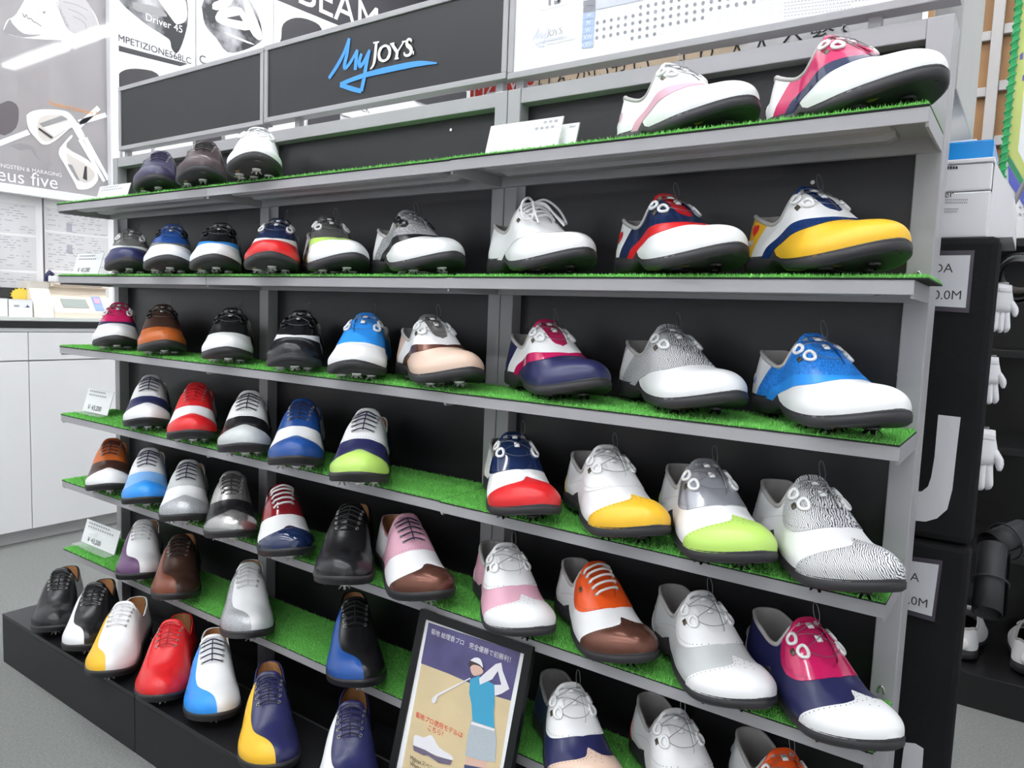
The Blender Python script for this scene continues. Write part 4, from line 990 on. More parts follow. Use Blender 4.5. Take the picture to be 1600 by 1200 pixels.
# the till
def LX(u, v, x): return at(u, v, 0, x)
ya, yb = LX(53, 490, -1.10)[1], LX(174, 492, -1.10)[1]; zt = LX(90, 441, -1.12)[2]
till = empty('cash_register', (-1.15, (ya + yb)/2, ZCT), 'beige cash register with a grey display on the white counter', 'cash register')
ym = ya + (yb - ya)*.24
prof = [(-1.25, ZCT), (-1.085, ZCT), (-1.085, ZCT + .022), (-1.125, ZCT + (zt - ZCT)*.60), (-1.150, ZCT + (zt - ZCT)*.66), (-1.150, zt - .022), (-1.125, zt - .018), (-1.125, zt), (-1.25, zt)]
build('body', *prism([np.array([x, ym, z]) for x, z in prof], (0, yb - ym, 0)), M_BEIGE, till)
build('side_housing', *prism([np.array([x, ya, z]) for x, z in [(-1.25, ZCT), (-1.09, ZCT), (-1.10, ZCT + .05), (-1.14, zt - .03), (-1.13, zt), (-1.25, zt)]], (0, ym - ya - .001, 0)), mat('pale_beige_plastic', (.84, .79, .72), .45), till)
def on_slope(a, b, o=.0008):   # a 0..1 along y, b 0..1 up the sloping keyboard face
    x0, z0, x1, z1 = prof[2][0], prof[2][1], prof[3][0], prof[3][1]; n = np.array([(z1 - z0), 0, -(x1 - x0)]); n /= np.linalg.norm(n)
    return np.array([x0 + (x1 - x0)*b, ym + (yb - ym)*a, z0 + (z1 - z0)*b]) + n*o
build('display', *prism([on_slope(a, b) for a, b in ((.16, .30), (.60, .30), (.57, .85), (.14, .85))], (.0012, 0, .001)), mat('grey_lcd', (.36, .40, .37), .3), till)
build('sticker', *prism([on_slope(a, b) for a, b in ((.70, .15), (.86, .15), (.84, 1.05), (.68, 1.05))], (.0008, 0, .0006)), mat('blue_sticker', (.30, .42, .86), .5), till); build('sticker', *prism([on_slope(a, b, .003) for a, b in ((.72, .60), (.82, .60), (.81, .92), (.71, .92))], (.0006, 0, .0004)), mat('pink_sticker', (.88, .40, .55), .5), till)
build('paper_slot', *prism([np.array([-1.1245, ym + .012, zt - .016]), np.array([-1.1245, yb - .03, zt - .016]), np.array([-1.1245, yb - .03, zt - .010]), np.array([-1.1245, ym + .012, zt - .010])], (.0006, 0, 0)), mat('tan_slot', (.45, .36, .28), .6), till)
# small things on and beside the till
p = LX(80, 440, -1.13); nb = empty('ink_stamp', (p[0], p[1], zt), 'small navy and white stamp standing on the cash register', 'stamp')
box('white_base', (p[0] - .02, p[1] - .014, zt), (p[0] + .012, p[1] + .018, zt + .026), M_WPLAST, nb, .003); build('navy_handle', *tube([(p[0] - .005, p[1] - .018, zt + .002), (p[0] - .005, p[1] - .014, zt + .028), (p[0] - .005, p[1] - .004, zt + .044), (p[0] - .005, p[1] + .010, zt + .030)], .010, 8), mat('navy_plastic', (.03, .03, .10), .4), nb, True)
p = LX(25, 468, -1.16)
bb_ = empty('black_box', (-1.19, p[1], ZCT), 'low black box behind the yellow paper sun on the counter', 'box'); y0_, y1_ = LX(0, 460, -1.17)[1] - .12, LX(50, 460, -1.17)[1]
box('box_body', (-1.23, y0_, ZCT), (-1.17, y1_ - .012, LX(20, 451, -1.17)[2]), mat('matt_black_card', (.03, .03, .03), .6), bb_, .002); box('box_lid', (-1.231, y0_ - .001, LX(20, 451, -1.17)[2]), (-1.169, y1_ - .011, LX(20, 451, -1.17)[2] + .004), MATS['matt_black_card'], bb_)
c = LX(33, 461, -1.165); zs = [(.026 + (.006 if k % 2 else 0)) for k in range(32)]
sun = [np.array([-1.166, c[1] + zs[k]*1.35*math.cos(2*math.pi*k/32), c[2] + zs[k]*math.sin(2*math.pi*k/32)]) for k in range(32)]
sn = empty('paper_sun', (-1.163, c[1], ZCT), 'yellow zigzag paper sun in front of the low black box', 'decoration'); build('sun_disc', *prism(sun, (.004, 0, 0)), mat('yellow_card', (.86, .62, .08), .6, var=.15, vscale=90), sn)
box('stand_strip', (-1.168, c[1] - .004, ZCT), (-1.1665, c[1] + .004, c[2]), MATS['yellow_card'], sn)
for k, (u0, u1, v0, lab) in enumerate(((-20, 12, 466, 'small plain white carton on the counter'), (14, 51, 468, 'flat white carton with a navy mark beside the cash register'))):
    a_, b_ = LX(u0, 487, -1.10)[1], LX(u1, 487, -1.10)[1]; z1_ = LX((u0 + u1)/2, v0, -1.10)[2]
    t = empty('paper_carton', (-1.12, (a_ + b_)/2, ZCT), lab, 'carton', 'cartons on the counter'); box('carton_body', (-1.15, a_, ZCT), (-1.10, b_, z1_ - .002), M_WHITEP, t, .001); box('carton_lid', (-1.151, a_ - .0008, z1_ - .0018), (-1.099, b_ + .0008, z1_ + .0005), M_WHITEP, t)
    if k: 
        q = LX(43, 479, -1.0992); build('print_mark', [q + EY_*y + EZ_*z for y, z in ((-.012, -.004), (.010, -.004), (.004, .002), (0, .008), (-.004, .0))], [[0, 1, 2, 3, 4]], mat('navy_print', (.05, .07, .22), .5), t); build('print_mark', [LX(26, 478, -1.0992) + EY_*y + EZ_*z for y, z in ((-.01, -.004), (.01, -.004), (.01, .004), (-.01, .004))], [[0, 1, 2, 3]], M_INKG, t)
# glass-fronted notice cabinet above the counter
XG = -1.262
nc = empty('notice_cabinet', (XG, .1, ZCT), 'glass-fronted wall case full of pale price lists above the counter', 'wall case')
zl0, zl1 = LX(0, 299, -1.235)[2], LX(0, 285, -1.235)[2]
box('back_board', (XL + .003, -1.2, ZCT + .001), (XL + .010, 1.3, zl0 - .001), M_WHITEP, nc)
ysm = LX(68, 380, XG)[1]
for a, b in ((ysm - .62, ysm - .002), (ysm + .002, ysm + .62)):
    box('sliding_pane', (XG, a, ZCT + .002), (XG + .004, b, zl0 - .002), M_PANE, nc)
box('pane_edge', (XG - .002, ysm - .0025, ZCT + .002), (XG + .006, ysm + .0025, zl0 - .002), mat('dark_gasket', (.12, .12, .13), .5), nc)
box('ledge', (XL + .003, -1.2, zl0), (-1.235, 1.3, zl1), mat('white_ledge', (.84, .84, .85), .4), nc, .002)
pl_ = []
for i, (y0, y1, z0, z1) in enumerate([(ysm - .60, ysm - .32, 1.02, 1.22), (ysm - .60, ysm - .32, 1.23, 1.46), (ysm - .30, ysm - .02, 1.00, 1.17), (ysm - .30, ysm - .02, 1.18, 1.33), (ysm - .30, ysm - .02, 1.34, 1.47), (ysm + .02, ysm + .14, 1.00, 1.18), (ysm + .15, ysm + .30, 1.00, 1.14), (ysm + .02, ysm + .30, 1.19, 1.36), (ysm + .32, ysm + .50, 1.05, 1.34), (ysm + .02, ysm + .30, 1.37, 1.47)]):
    s_ = box('price_list', (XL + .0102, y0, z0), (XL + .0112, y1, z1), mat('pale_paper', (.72, .72, .735), .6), nc); g = []
    nl = int((z1 - z0)/.011)
    for r in range(nl):
        zz = z1 - .012 - r*.011; yy = y0 + .01
        if (r*7 + i) % 9 == 4: g.append(([np.array([XL + .0116, a, b]) for a, b in ((y0 + .09, zz - .01), (y0 + .115, zz - .01), (y0 + .115, zz + .03), (y0 + .09, zz + .03))], [[0, 1, 2, 3]]))
        while yy < y1 - .03:
            ln_ = random.uniform(.006, .035)
            if random.random() < .55: g.append(([np.array([XL + .0116, a, b]) for a, b in ((yy, zz), (min(yy + ln_, y1 - .005), zz), (min(yy + ln_, y1 - .005), zz + .0035), (yy, zz + .0035))], [[0, 1, 2, 3]]))
            yy += ln_ + .012
    o = build('list_lettering', *join(*g), mat('pale_ink', (.45, .45, .51), .6), s_); o['kind'] = 'stuff'
# illuminated poster wall
XP = -1.275
def wallposter(name, u0, u1, z0, z1, m, label, y0=None):
    a = LX(u0, 100, XP)[1] if y0 is None else y0; b = LX(u1, 100, XP)[1]
    t = empty(name, (XP - .01, (a + b)/2, z0), label, 'poster', 'advertising posters along the wall'); sh = box('poster_sheet', (XL + .003, a, z0), (XP, b, z1), m, t); return t, sh, a, b
def art(sh, name, pts, k, o, m, sm=True, org_=(0, 0), label=None):
    P = [LX(org_[0] + x/k, org_[1] + y/k, XP + o) for x, y in pts]
    if sm: P = list(smooth_pts(P + [P[0]], 3)[:-1])
    return build(name, P, [list(range(len(P)))], m, sh, label=label)
def artline(sh, name, pts, k, o, w, m, org_=(0, 0)):
    P = smooth_pts([LX(org_[0] + x/k, org_[1] + y/k, XP + o) for x, y in pts], 5); return build(name, *ribbon(P, w, np.array([1., 0, 0])), m, sh)
GP = dict(rough=.4)
M_MAUVE = mat('mauve_grey_print', (.38, .36, .37), var=.2, vscale=5, **GP); M_SILV = mat('bright_silver_print', (.97, .96, .97), **GP); M_CHR = mat('champagne_print', (.74, .69, .65), **GP); M_MID = mat('mid_grey_print', (.33, .32, .33), **GP); M_DK = mat('dark_grey_print', (.045, .043, .05), **GP); M_CHROME = mat('chrome_print', (.55, .54, .57), .4, pattern='grain', col2=(.02, .02, .025), pscale=.012); M_ORG = mat('orange_print', (.95, .36, .02), **GP)
t, sh, a, b = wallposter('golf_club_poster', 0, 166, zl1 + .003, 2.62, M_MAUVE, 'large grey poster of silver iron clubs and a driver head above the counter', y0=-.75)
O1, O2 = (0, 0), (0, 150)
art(sh, 'printed_driver', [(40, 370), (90, 250), (200, 180), (420, -120), (900, -200), (1080, 20), (1210, 220), (1250, 400), (1220, 470), (1050, 500), (700, 500), (300, 475), (110, 430)], 8, .001, M_SILV, label='silver driver head printed large')
art(sh, 'printed_sole_plate', [(720, -60), (1040, -20), (1170, 170), (1230, 350), (1160, 455), (960, 430), (840, 350), (760, 160)], 8, .002, mat('pale_grey_print', (.58, .56, .57), **GP))
art(sh, 'printed_shadow', [(45, 385), (120, 240), (160, 300), (300, 420), (520, 435), (300, 465), (110, 425)], 8, .002, M_MID)
artline(sh, 'printed_ring', [(550 + 75*math.cos(q), 155 + 68*math.sin(q)) for q in np.linspace(0, 6.28, 14)], 8, .003, .003, mat('faint_print', (.66, .65, .67), **GP)); art(sh, 'printed_dot', [(530, 150), (550, 135), (572, 155), (550, 175)], 8, .003, M_MID)
artline(sh, 'printed_script', [(280, 160), (310, 215), (330, 180), (350, 230), (390, 230), (420, 270), (460, 285), (520, 330)], 8, .003, .004, M_MID)
q0, q1 = LX(690/8, 30/8, XP + .003), LX(835/8, 340/8, XP + .003); dd_ = (q1 - q0)/np.linalg.norm(q1 - q0)
build('printed_lettering', *text_geo('CHALLENGE', np.linalg.norm(q1 - q0)/5.6, q0, dd_, np.cross(np.array([1., 0, 0]), dd_)), M_MID, sh)
for k_ in range(3): artline(sh, 'printed_line', [(790 + 60*k_, 20 + 90*k_), (950 + 50*k_, 60 + 110*k_), (1100 - 10*k_, 130 + 120*k_)], 8, .003, .0025, M_MID)
art(sh, 'printed_iron', [(330, 240), (400, 190), (560, 165), (780, 180), (870, 215), (950, 310), (1010, 400), (1062, 515), (1000, 548), (930, 440), (890, 395), (800, 470), (690, 560), (600, 605), (520, 600), (440, 520), (375, 440), (340, 350)], 8, .002, M_SILV, org_=O2, label='silver iron head')
art(sh, 'printed_cavity', [(470, 320), (520, 260), (640, 235), (780, 245), (850, 300), (850, 400), (680, 530), (590, 570), (500, 520), (470, 430)], 8, .003, M_CHR, org_=O2)
art(sh, 'printed_dark_face', [(490, 345), (770, 245), (850, 290), (540, 390)], 8, .004, M_MID, False, O2); art(sh, 'printed_badge', [(540, 392), (860, 310), (855, 395), (680, 510)], 8, .004, M_SILV, False, O2); art(sh, 'printed_groove', [(490, 395), (665, 515), (645, 535), (480, 415)], 8, .005, M_DK, False, O2)
art(sh, 'printed_iron', [(745, 650), (880, 495), (905, 515), (830, 640), (1100, 800), (1200, 930), (1225, 1050), (1130, 1150), (980, 1165), (930, 1080), (800, 850), (735, 730)], 8, .002, M_SILV, org_=O2, label='second silver iron head')
art(sh, 'printed_cavity', [(830, 715), (1060, 850), (1180, 960), (1150, 1050), (1040, 1080), (930, 980), (860, 850)], 8, .003, M_CHR, org_=O2); art(sh, 'printed_groove', [(1060, 880), (1085, 880), (1090, 1060), (1035, 1030)], 8, .004, M_DK, False, O2); art(sh, 'printed_groove', [(845, 850), (900, 860), (1000, 1060), (960, 1040)], 8, .004, M_MID, False, O2)
for pts in ([(1000, 540), (1310, 1065)], [(1060, 520), (1350, 1050)], [(-40, 605), (360, 450)], [(960, 400), (1235, 145)], [(985, 330), (1330, 235)]): artline(sh, 'printed_shaft', [pts[0], ((pts[0][0] + pts[1][0])/2, (pts[0][1] + pts[1][1])/2), pts[1]], 8, .0025, .022, M_SILV, O2)
def wtext(sh, s, u, v, size, m, o=.004): build('poster_lettering', *text_geo(s, size, LX(u, v, XP + o), EY_, EZ_), m, sh)
wtext(sh, 'Further Evolution 7', 77, 163.5, .0265, M_ORG); wtext(sh, 'TUNGSTEN & MARAGING', -12, 259, .024, M_SILV); wtext(sh, 'eus five', -6, 281, .082, M_SILV)
art(sh, 'printed_wave', [(120, 620), (250, 590), (420, 640), (470, 760), (560, 830), (440, 760), (380, 670), (250, 680)], 8, .001, M_MID, org_=O2)
art(sh, 'printed_shape', [(0, 100), (120, 60), (230, 150), (200, 400), (0, 480)], 8, .001, mat('dark_mauve_print', (.13, .11, .12), **GP), org_=O2)
box('frame_rail', (XL + .003, b, zl1 + .003), (-1.235, LX(186, 100, -1.235)[1], 2.9), mat('white_frame', (.84, .84, .86), .4), t, .002)
box('cover_pane', (-1.245, a, zl1 + .004), (-1.242, b - .001, 2.62), M_PANE, t)
yp0 = LX(187, 100, -1.235)[1] + .004
M_PW = mat('white_poster', (.88, .88, .90), **GP); K5 = 5.714; O5 = (170, 0)
t, sh, a, b = wallposter('driver_poster', 187, 305, 2.06, 3.2, M_PW, 'white poster of a dark driver head with a long model name', y0=yp0)
art(sh, 'printed_driver', [(60, -140), (100, 10), (300, 190), (480, 310), (545, 360), (560, 430), (600, 475), (640, 430), (690, 280), (708, 150), (690, -20), (560, -150)], K5, .001, M_CHROME, org_=O5, label='dark driver head'); art(sh, 'printed_shine', [(400, -60), (640, -60), (695, 60), (690, 180), (620, 215), (570, 180)], K5, .002, M_SILV, org_=O5); art(sh, 'printed_shine', [(210, 20), (420, 60), (520, 150), (250, 100)], K5, .002, M_MID, org_=O5)
build('poster_lettering', *text_geo('Driver 45', .05, LX(170 + 325/K5, 178/K5, XP + .003), EY_, EZ_), M_SILV, sh); wtext(sh, 'MPETIZIONE568LC', 184, 63.5, .0455, M_DK, .003)
art(sh, 'printed_bar', [(60, 398), (705, 570), (640, 592), (60, 448)], K5, .001, M_DK, False, O5); art(sh, 'printed_driver', [(80, 720), (90, 660), (160, 620), (280, 615), (430, 655), (480, 800), (80, 800)], K5, .001, M_DK, org_=O5)
t, sh, a, b2 = wallposter('driver_poster', 307, 426, 2.06, 3.3, M_PW, 'white poster of a chrome wood head with a black triangle', y0=b + .008)
art(sh, 'printed_wood', [(830, 60), (870, -20), (1050, -90), (1240, -20), (1340, 160), (1372, 330), (1330, 390), (1200, 450), (1060, 465), (960, 340), (860, 220)], K5, .001, M_CHROME, org_=O5, label='chrome wood head'); art(sh, 'printed_shine', [(950, 150), (1000, 85), (1180, 70), (1265, 265), (1050, 232), (965, 190)], K5, .002, M_SILV, org_=O5); art(sh, 'printed_shine', [(925, 80), (940, 20), (1100, -20), (1080, 50), (980, 90)], K5, .002, M_SILV, org_=O5); art(sh, 'printed_shine', [(1200, 10), (1250, 20), (1365, 290), (1345, 360), (1260, 270)], K5, .003, M_SILV, org_=O5); art(sh, 'printed_triangle', [(1045, 160), (1168, 135), (1200, 190)], K5, .004, M_DK, False, O5); art(sh, 'printed_shine', [(1030, 285), (1150, 330), (1300, 395), (1240, 385), (1080, 320)], K5, .003, M_SILV, org_=O5)
wtext(sh, 'C', 311, 97, .0585, M_DK, .003)
t, sh, a, b3 = wallposter('driver_poster', 428, 720, 2.06, 3.4, M_PW, 'white poster with a dark band and heavy white capitals', y0=b2 + .008)
O6 = (420, 0)
art(sh, 'printed_band', [(50, 0), (420, 152), (720, 280), (1300, 330), (1300, -500), (50, -120)], 4, .001, M_DK, False, O6); build('poster_lettering', *text_geo('BEAM', .27, LX(420 + 170/4, 2, XP + .003), EY_, EZ_), M_SILV, sh)
art(sh, 'printed_wood', [(78, 240), (90, 150), (170, 110), (270, 130), (330, 180), (330, 300), (80, 300)], 4, .0015, M_DK, org_=O6)
# lower row of small name boards, seen through the slot between header and rack
for k, (u0, u1, v, m, lab) in enumerate(((190, 235, 250, M_PW, 'SL793'), (240, 300, 235, M_PW, ''), (305, 345, 222, M_DK, ''), (350, 470, 208, M_PW, 'GT'), (480, 530, 180, M_DK, ''), (532, 640, 172, M_PW, 'BLACK'), (645, 740, 152, M_DK, ''))):
    a_, b_ = LX(u0, v, XP)[1], LX(u1, v, XP)[1]; zc_ = LX((u0 + u1)/2, v, XP)[2]
    nb = empty('name_board', (XP - .01, (a_ + b_)/2, zc_ - .1), ['white name board with dark letters nearest the white pillar', 'plain white name board below the driver poster', 'dark name board between white boards', 'wide white name board below the chrome wood head poster', 'small dark name board beside a white lettered one', 'white name board with the word black', 'dark name board at the end of the poster row'][k], 'sign', 'name boards along the poster wall')
    s_ = box('board', (XP + .006, a_, zc_ - .10), (XP + .016, b_ - .006, zc_ + .10), m, nb)
    if lab: build('lettering', *text_geo(lab, .06, np.array([XP + .0168, a_ + .05, zc_ - .04]), EY_, EZ_), M_DK, s_)

# banner boards standing behind the rack, seen through the slot
yb_ = .16
bn = empty('red_banner', ((at(745, 135, 1, yb_)[0] + at(832, 125, 1, yb_)[0])/2, yb_, 0), 'red banner board with white letters behind the rack', 'banner'); x0_, x1_ = at(735, 135, 1, yb_)[0], at(833, 125, 1, yb_)[0]
s_ = box('board', (x0_, yb_, 0), (x1_, yb_ + .006, 1.62), mat('red_banner_print', (.66, .05, .03), .5), bn); build('lettering', *text_geo('MZAVIO', .048, at(738, 152, 1, yb_ - .001), EX_, EZ_), M_PWH, s_); build('lettering', *text_geo('ア', .05, at(806, 133, 1, yb_ - .001), EX_, EZ_), MATS['yellow_card'], s_)
x2_ = at(1152, 70, 1, yb_)[0]
bn = empty('cream_banner', ((x1_ + x2_)/2, yb_, 0), 'cream banner board with black brush characters behind the rack', 'banner')
s_ = box('board', (x1_ + .002, yb_, 0), (x2_, yb_ + .006, 1.62), mat('cream_banner_print', (.83, .68, .49), .5), bn); build('lettering', *text_geo('けんかいせい、より 大人 へ繁く', .045, at(838, 139, 1, yb_ - .001) - EZ_*.004, EX_, EZ_), M_INK, s_)
bn = empty('white_banner', (x2_ + .12, yb_, 0), 'plain white banner board next to a cream one behind the rack', 'banner'); box('board', (x2_ + .004, yb_, 0), (x2_ + .30, yb_ + .006, 1.62), M_WHITEP, bn); box('board_edge', (x2_ + .003, yb_ - .001, 0), (x2_ + .0038, yb_ + .007, 1.62), MATS['yellow_card'], bn)

# ------------------------------------------------------------------ right side: end panel, black fabric stand, printer, shelves behind
ep = empty('end_panel', (3*W - .02, .25, 0), 'pale grey side panel standing behind the right upright of the rack', 'panel')
box('panel_sheet', (3*W - .036, .08, 1.425), (3*W + .002, .43, 2.05), mat('pale_grey_panel', (.50, .50, .49), .5, var=.08, vscale=6), ep, .002); box('panel_leg', (3*W - .036, .08, 0), (3*W - .006, .11, 1.4245), M_GREY, ep)
YS = .17; xr = at(1561, 368, 1, YS)[0]; zt_ = at(1561, 368, 1, YS)[2]; zm_ = at(1513, 858, 1, YS)[2]
st = empty('fabric_stand', (2.2, .3, 0), 'tall black fabric covered display stand with white lettering at the rack end', 'display stand')
box('upper_cover', (2.02, YS, zm_ + .004), (xr + .004, YS + .045, zt_), M_BLACKF, st, .012); box('lower_cover', (2.02, YS + .002, .02), (xr + .004, YS + .045, zm_), M_BLACKF, st, .010); box('body', (2.02, YS + .0455, 0), (xr - .075, .52, zt_ - .001), M_BLACKF, st, .008)
def sy(pts, o=.0): return [at(u, v, 1, YS - o) for u, v in pts]
M_LETW = mat('pale_grey_felt_letter', (.66, .65, .68), .7)
build('big_letter', *prism(sy([(1466, 648), (1501, 652), (1494, 710), (1488, 765), (1480, 796), (1464, 810), (1446, 815), (1425, 813), (1425, 768), (1440, 768), (1450, 760), (1455, 745), (1460, 715)], .001), (0, .0009, 0)), M_LETW, st, label='pale grey letter J')
build('big_letter', *prism(sy([(1413, 1160), (1430, 1162), (1443, 1170), (1437, 1260), (1402, 1250)], .001), (0, .0009, 0)), M_LETW, st, label='top of a second pale grey letter')
for q, txt in (([(1440, 392), (1523, 391), (1514, 489), (1430, 484)], ('DA', '0.0M')), ([(1400, 866), (1473, 876), (1460, 972), (1390, 952)], ('A', '.0M'))):
    pk = build('sign_pocket', *prism(sy(q, .0016), (0, .0014, 0)), mat('clear_black_pocket', (.06, .05, .07), .25), st)
    qa = np.array(q, float); ce = qa.mean(0); qi = [tuple(ce + (p - ce)*np.array([.86, .84])) for p in qa]
    build('sign_card', *prism(sy(qi, .0022), (0, .0005, 0)), mat('grey_white_card', (.62, .62, .65), .5), pk)
    for (u, v), s_ in zip(((qi[2][0] - 20, qi[1][1] + 27), (qi[2][0] - 6, qi[2][1] - 13)), txt): build('sign_lettering', *text_geo(s_, .0205, at(u, v, 1, YS - .0024), EX_, EZ_, 'RIGHT'), M_INK, pk)
# leg foot of the stand
box('stand_leg', (xr - .03, YS + .046, 0), (xr - .004, YS + .075, zt_ - .05), mat('black_steel', (.012, .012, .013), .3), st)
# printer on the stand
pr = empty('printer', (2.2, .33, zt_), 'white laser printer with a blue tray on the black fabric stand', 'printer')
xp1 = at(1549, 300, 1, .20)[0]; zp1 = at(1549, 245, 1, .20)[2]; M_PRT = mat('printer_plastic', (.80, .79, .82), .4)
box('lower_body', (2.02, .20, zt_ + .0005), (xp1, .46, zt_ + .075), M_PRT, pr, .003); box('upper_body', (2.02, .201, zt_ + .0765), (xp1 - .001, .46, zp1 - .008), M_PRT, pr, .003); box('lid', (2.02, .199, zp1 - .0075), (xp1 + .001, .46, zp1), M_WPLAST, pr, .002)
V = []; 
for yy in (.215, .455): V += [np.array([xp1, yy, zt_ + .002]), np.array([xp1 + .034, yy, zt_ + .002]), np.array([xp1 + .030, yy, zt_ + .07]), np.array([xp1 + .014, yy, zp1 - .03]), np.array([xp1, yy, zp1 - .004])]
build('side_bulge', V, [[0, 1, 2, 3, 4], [9, 8, 7, 6, 5]] + [[i, (i+1) % 5, 5 + (i+1) % 5, 5 + i] for i in range(5)], M_PRT, pr)
M_TRAY = mat('blue_plastic_tray', (.01, .28, .75), .25); zq = at(1546, 217, 1, .23)[2]
tr_ = box('blue_tray', (2.02, .23, zp1 + .0005), (xp1 - .004, .40, zq), M_TRAY, pr, .004); box('paper_stack', (2.03, .24, zq + .0003), (xp1 - .03, .39, zq + .004), M_WHITEP, tr_)
build('maker_lettering', *text_geo('brother', .016, at(1490, 308, 1, .1992), EX_, EZ_, 'RIGHT'), M_INK, pr)
g = []
for k, (u0, u1, v) in enumerate(((1477, 1513, 313.5), (1477, 1512, 318), (1475, 1498, 328), (1475, 1496, 332))):
    P0, P1 = at(u0, v, 1, .1992), at(u1, v, 1, .1992); g += [([P0 + (P1 - P0)*j/12, P0 + (P1 - P0)*(j + .6)/12, P0 + (P1 - P0)*(j + .6)/12 + EZ_*.0028, P0 + (P1 - P0)*j/12 + EZ_*.0028], [[0, 1, 2, 3]]) for j in range(12)]
o = build('fine_print', *join(*g), M_INKG, pr); o['kind'] = 'stuff'
for k in range(4): u = 1480 + 4.4*k; build('vent_slot', *prism([at(a, b_, 1, .2005) for a, b_ in ((u, 260), (u + 3, 259.5), (u + 3, 264), (u, 264.5))], (0, -.0006, 0)), M_INK, pr)
cbl = [at(u, v, 1, y) for u, v, y in ((1553, 352, .30), (1562, 348, .33), (1572, 336, .36), (1585, 316, .40), (1600, 288, .45), (1618, 270, .47), (1632, 320, .48), (1634, 420, .48))]
build('power_cable', *tube(smooth_pts(cbl, 6), .0045, 8), mat('dark_grey_cable', (.10, .09, .11), .5), pr, True, 'dark grey power cable')
# gloves hanging on the stand's side
def glove(u, v, y, sc, tilt, label):
    p = at(u, v, 1, y); t = empty('golf_glove', tuple(p), label, 'glove', 'white golf gloves hung beside the stand'); r = []
    for k in range(4):
        x = (-.026 + .0175*k)*sc; r.append(tube(smooth_pts([(x*.9, 0, -.01*sc), (x, -.006*sc, -.04*sc), (x*1.1, -.012*sc, -.068*sc - .008*(1.5 - abs(k - 1.5))*sc), (x*1.1, -.004*sc, -.082*sc)], 3), [q*sc for q in ([.0098]*7 + [.0085, .007, .004])], 8))
    th = tube(smooth_pts([(.024*sc, 0, .02*sc), (.042*sc, -.01*sc, -.005*sc), (.046*sc, -.014*sc, -.030*sc)], 3), [q*sc for q in (.012, .012, .011, .011, .010, .008, .004)], 8)
    pv = []; 
    for z, w, d in ((.07, .024, .010), (.05, .028, .013), (.025, .037, .016), (0, .038, .016), (-.02, .036, .013)): pv += [(w*sc*math.cos(a), d*sc*math.sin(a) - .002*sc, z*sc) for a in np.linspace(0, 2*math.pi, 17)[:-1]]
    pm = (pv, [[i*16 + k, i*16 + (k+1) % 16, (i+1)*16 + (k+1) % 16, (i+1)*16 + k] for i in range(4) for k in range(16)] + [list(range(16)), [64 + k for k in range(16)]])
    M_ = mat('white_glove_leather', (.80, .79, .82), .5, bump=.2, bscale=250)
    for nm, g_ in [('palm', pm), ('thumb', th)] + [('finger', q) for q in r]: link_obj(nm, mesh_of(nm, *g_), M_, t)
    link_obj('cuff_strap', mesh_of('cuff_strap', *box_geo((-.02*sc, -.018*sc, .045*sc), (.02*sc, -.013*sc, .06*sc), .002)), M_, t)
    t.rotation_euler = (0, tilt, .5)
    box('hook', (xr - .0748, y - .002, p[2] + .072*sc), (p[0] + .01, y + .002, p[2] + .076*sc), M_STEEL, st)
    return t
glove(1562, 478, .29, .52, .1, 'white golf glove hung just below the rolled black mats'); glove(1543, 590, .29, .52, .05, 'white golf glove hung halfway up the side of the black stand'); glove(1531, 712, .29, .68, .1, 'larger white golf glove hung low on the side of the black stand')
# rolled black mats
M_RUB = mat('black_rubber_sheet', (.022, .022, .025), .55, spec=.4)
def roll(p0, p1, r, label):
    p0, p1 = np.array(p0), np.array(p1); t = empty('rolled_mat', tuple((p0 + p1)/2), label, 'rolled mat', 'rolled black mats beside the stand')
    ax = (p1 - p0)/np.linalg.norm(p1 - p0); u = np.cross(ax, [0, 0, 1.] if abs(ax[2]) < .9 else [1., 0, 0]); u /= np.linalg.norm(u); w = np.cross(ax, u); V = []; F = []; n = 44
    for k in range(n):
        a = 2*math.pi*1.6*k/(n-1); rr = r*(1 - .28*k/(n-1)); q = u*math.cos(a)*rr + w*math.sin(a)*rr; V += [p0 + q, p1 + q, p0 + q*.95, p1 + q*.95]
    for k in range(n-1):
        i, j = 4*k, 4*(k+1); F += [[i, j, j+1, i+1], [i+2, i+3, j+3, j+2], [i, i+2, j+2, j], [i+1, j+1, j+3, i+3]]
    build('sheet', V, F, M_RUB, t, True); build('tie_band', *tube([p0*.55 + p1*.45 + (u*math.cos(a) + w*math.sin(a))*(r + .0015) for a in np.linspace(0, 2*math.pi, 21)[:-1]], .002, 6, closed=True), M_INK, t); return t
roll(at(1588, 440, 1, .30), at(1596, 425, 1, .50), .040, 'rolled black mat with its open end facing out, hung highest'); roll(at(1543, 958, 1, .24), at(1552, 855, 1, .33), .026, 'long rolled black mat hanging with its open end down'); roll(at(1548, 855, 1, .34), at(1600, 835, 1, .40), .032, 'short rolled black mat lying across another roll')
# black shelf unit behind, with white shoes
bs = empty('black_shelf_unit', (2.75, 1.4, 0), 'black shelf unit standing behind the black fabric stand', 'shelf unit'); ztop = at(1580, 372, 1, 1.21)[2]
M_BS = mat('black_shelf_board', (.013, .013, .014), .3); x0b = 2.20
box('base_board', (x0b, 1.206, 0), (3.6, 1.64, .10), M_BS, bs, .002); box('back_board', (x0b, 1.62, .1005), (3.6, 1.64, ztop), M_BS, bs)
for x in (x0b, 2.50, 3.0, 3.57): box('upright', (x, 1.21 if x != x0b else 1.215, .1005), (x + .022, 1.235, ztop), M_BS, bs, .001)
for z in (.45, .75, 1.02, ztop): box('shelf_board', (x0b, 1.236, z - .02), (3.6, 1.619, z), M_BS, bs, .001)
box('top_cover', (x0b + .02, 1.236, ztop + .001), (3.6, 1.5, ztop + .05), mat('dark_navy_cover', (.03, .028, .07), .6), bs, .004)
q = at(1606, 1072, 2, .102)
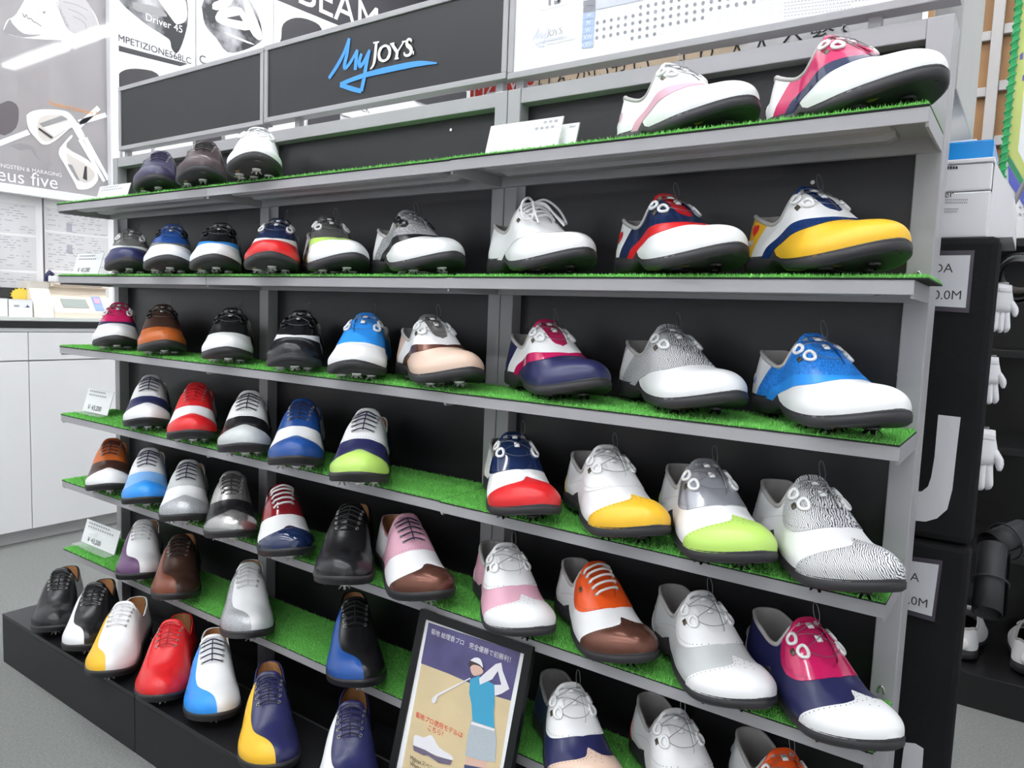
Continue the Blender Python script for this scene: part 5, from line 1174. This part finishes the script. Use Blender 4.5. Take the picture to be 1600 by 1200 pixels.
make_shoe('bk', (q[0], 1.42, .101), math.radians(88), 1.0, ('saddle', 'reel', 'sport', sad('W', 'W', 'W', 'W'), 'W', 'WG', 'SP', 'white golf shoe seen from its heel on the black shelf unit'), 'white shoes on the black shelf unit')
make_shoe('bk', (q[0] - .165, 1.42, .101), math.radians(91), 1.0, ('saddle', 'reel', 'sport', sad('W', 'W', 'W', 'W'), 'W', 'WG', 'SP', 'white golf shoe half hidden by the black stand on the black shelf unit'), 'white shoes on the black shelf unit')
# brown board with pale rails
YW = 1.75; wb = empty('brown_wall_board', (2.5, YW, 0), 'tall brown wooden board with pale grey battens behind the printer', 'board'); xa, xb_ = at(1520, 120, 1, YW)[0], at(1640, 120, 1, YW)[0]
box('wood_panel', (xa - .15, YW, 0), (xb_ + .2, YW + .02, 3.0), mat('brown_wood', (.27, .135, .045), .55, var=.25, vscale=4), wb)
M_BAT = mat('pale_batten', (.40, .385, .375), .5)
xv = at(1552, 120, 1, YW - .02)[0]; wv = (at(1561, 120, 1, YW - .02)[0] - at(1543, 120, 1, YW - .02)[0])
box('batten', (xv - wv/2, YW - .03, 0), (xv + wv/2, YW - .0005, 2.95), M_BAT, wb, .002); 
for v in (-40, 44, 132, 218, 300): z = at(1572, v, 1, YW - .02)[2]; box('batten', (xv + wv/2 + .0005, YW - .02, z - .016), (xb_ + .19, YW - .0005, z + .016), M_BAT, wb, .002); box('batten', (xa - .15, YW - .02, z - .03), (xv - wv/2 - .0005, YW - .0005, z), M_BAT, wb, .002)
# green-edged advertising board
YG = .62; xg = at(1577, 150, 1, YG)[0]; zg0 = at(1574, 372, 1, YG)[2]
gb = empty('green_edged_board', (xg + .2, YG, 0), 'white advertising board with a laced green net edge', 'sign board')
box('board', (xg, YG, zg0), (xg + .5, YG + .012, 2.1), M_WHITEP, gb); box('board_pole', (xg + .33, YG + .0125, 0.012), (xg + .36, YG + .04, 2.0), M_GREY, gb); box('board_foot', (xg + .22, YG - .08, 0), (xg + .47, YG + .12, .0118), M_BLACKB, gb)
M_NET = mat('green_net_cord', (.03, .42, .13), .5); M_YG = mat('yellow_green_print', (.58, .66, .20), .5)
box('green_edge', (xg - .004, YG - .004, 1.25), (xg + .006, YG - .0005, 2.1), M_NET, gb)
lz = [np.array([xg + .001 + .0075*math.cos(k*1.05), YG - .004 + .005*math.sin(k*1.05), 1.25 + .85*k/300]) for k in range(301)]; build('lacing_cord', *tube(lz, .0015, 5), M_NET, gb, True)
box('printed_border', (xg + .007, YG - .0008, 1.42), (xg + .024, YG - .0002, 2.1), M_YG, gb)
def gq(pts, o): return [at(u, v, 1, YG - o) for u, v in pts]
build('printed_band', gq([(1576, 205), (1605, 265), (1605, 290), (1575, 238)], .0012), [[0, 1, 2, 3]], M_YG, gb); build('printed_band', gq([(1575, 240), (1605, 292), (1605, 306), (1575, 254)], .0012), [[0, 1, 2, 3]], mat('deep_green_print', (.04, .30, .12), .5), gb); build('printed_band', gq([(1575, 256), (1605, 308), (1605, 330), (1576, 285)], .0012), [[0, 1, 2, 3]], mat('violet_blue_print', (.12, .14, .55), .5), gb)
for k in range(14): u, v = 1578 + 7*(k % 4), 300 + 11*(k//3); build('printed_mark', gq([(u, v), (u + 4, v + 1), (u + 4, v + 4), (u, v + 3)], .0014), [[0, 1, 2, 3]], M_INKG, gb)
for u, v in ((1594, 85), (1598, 118)): build('printed_mark', gq([(u, v), (u + 5, v - 4), (u + 4, v + 8), (u - 1, v + 8)], .0014), [[0, 1, 2, 3]], mat('violet_print', (.16, .12, .40), .5), gb)
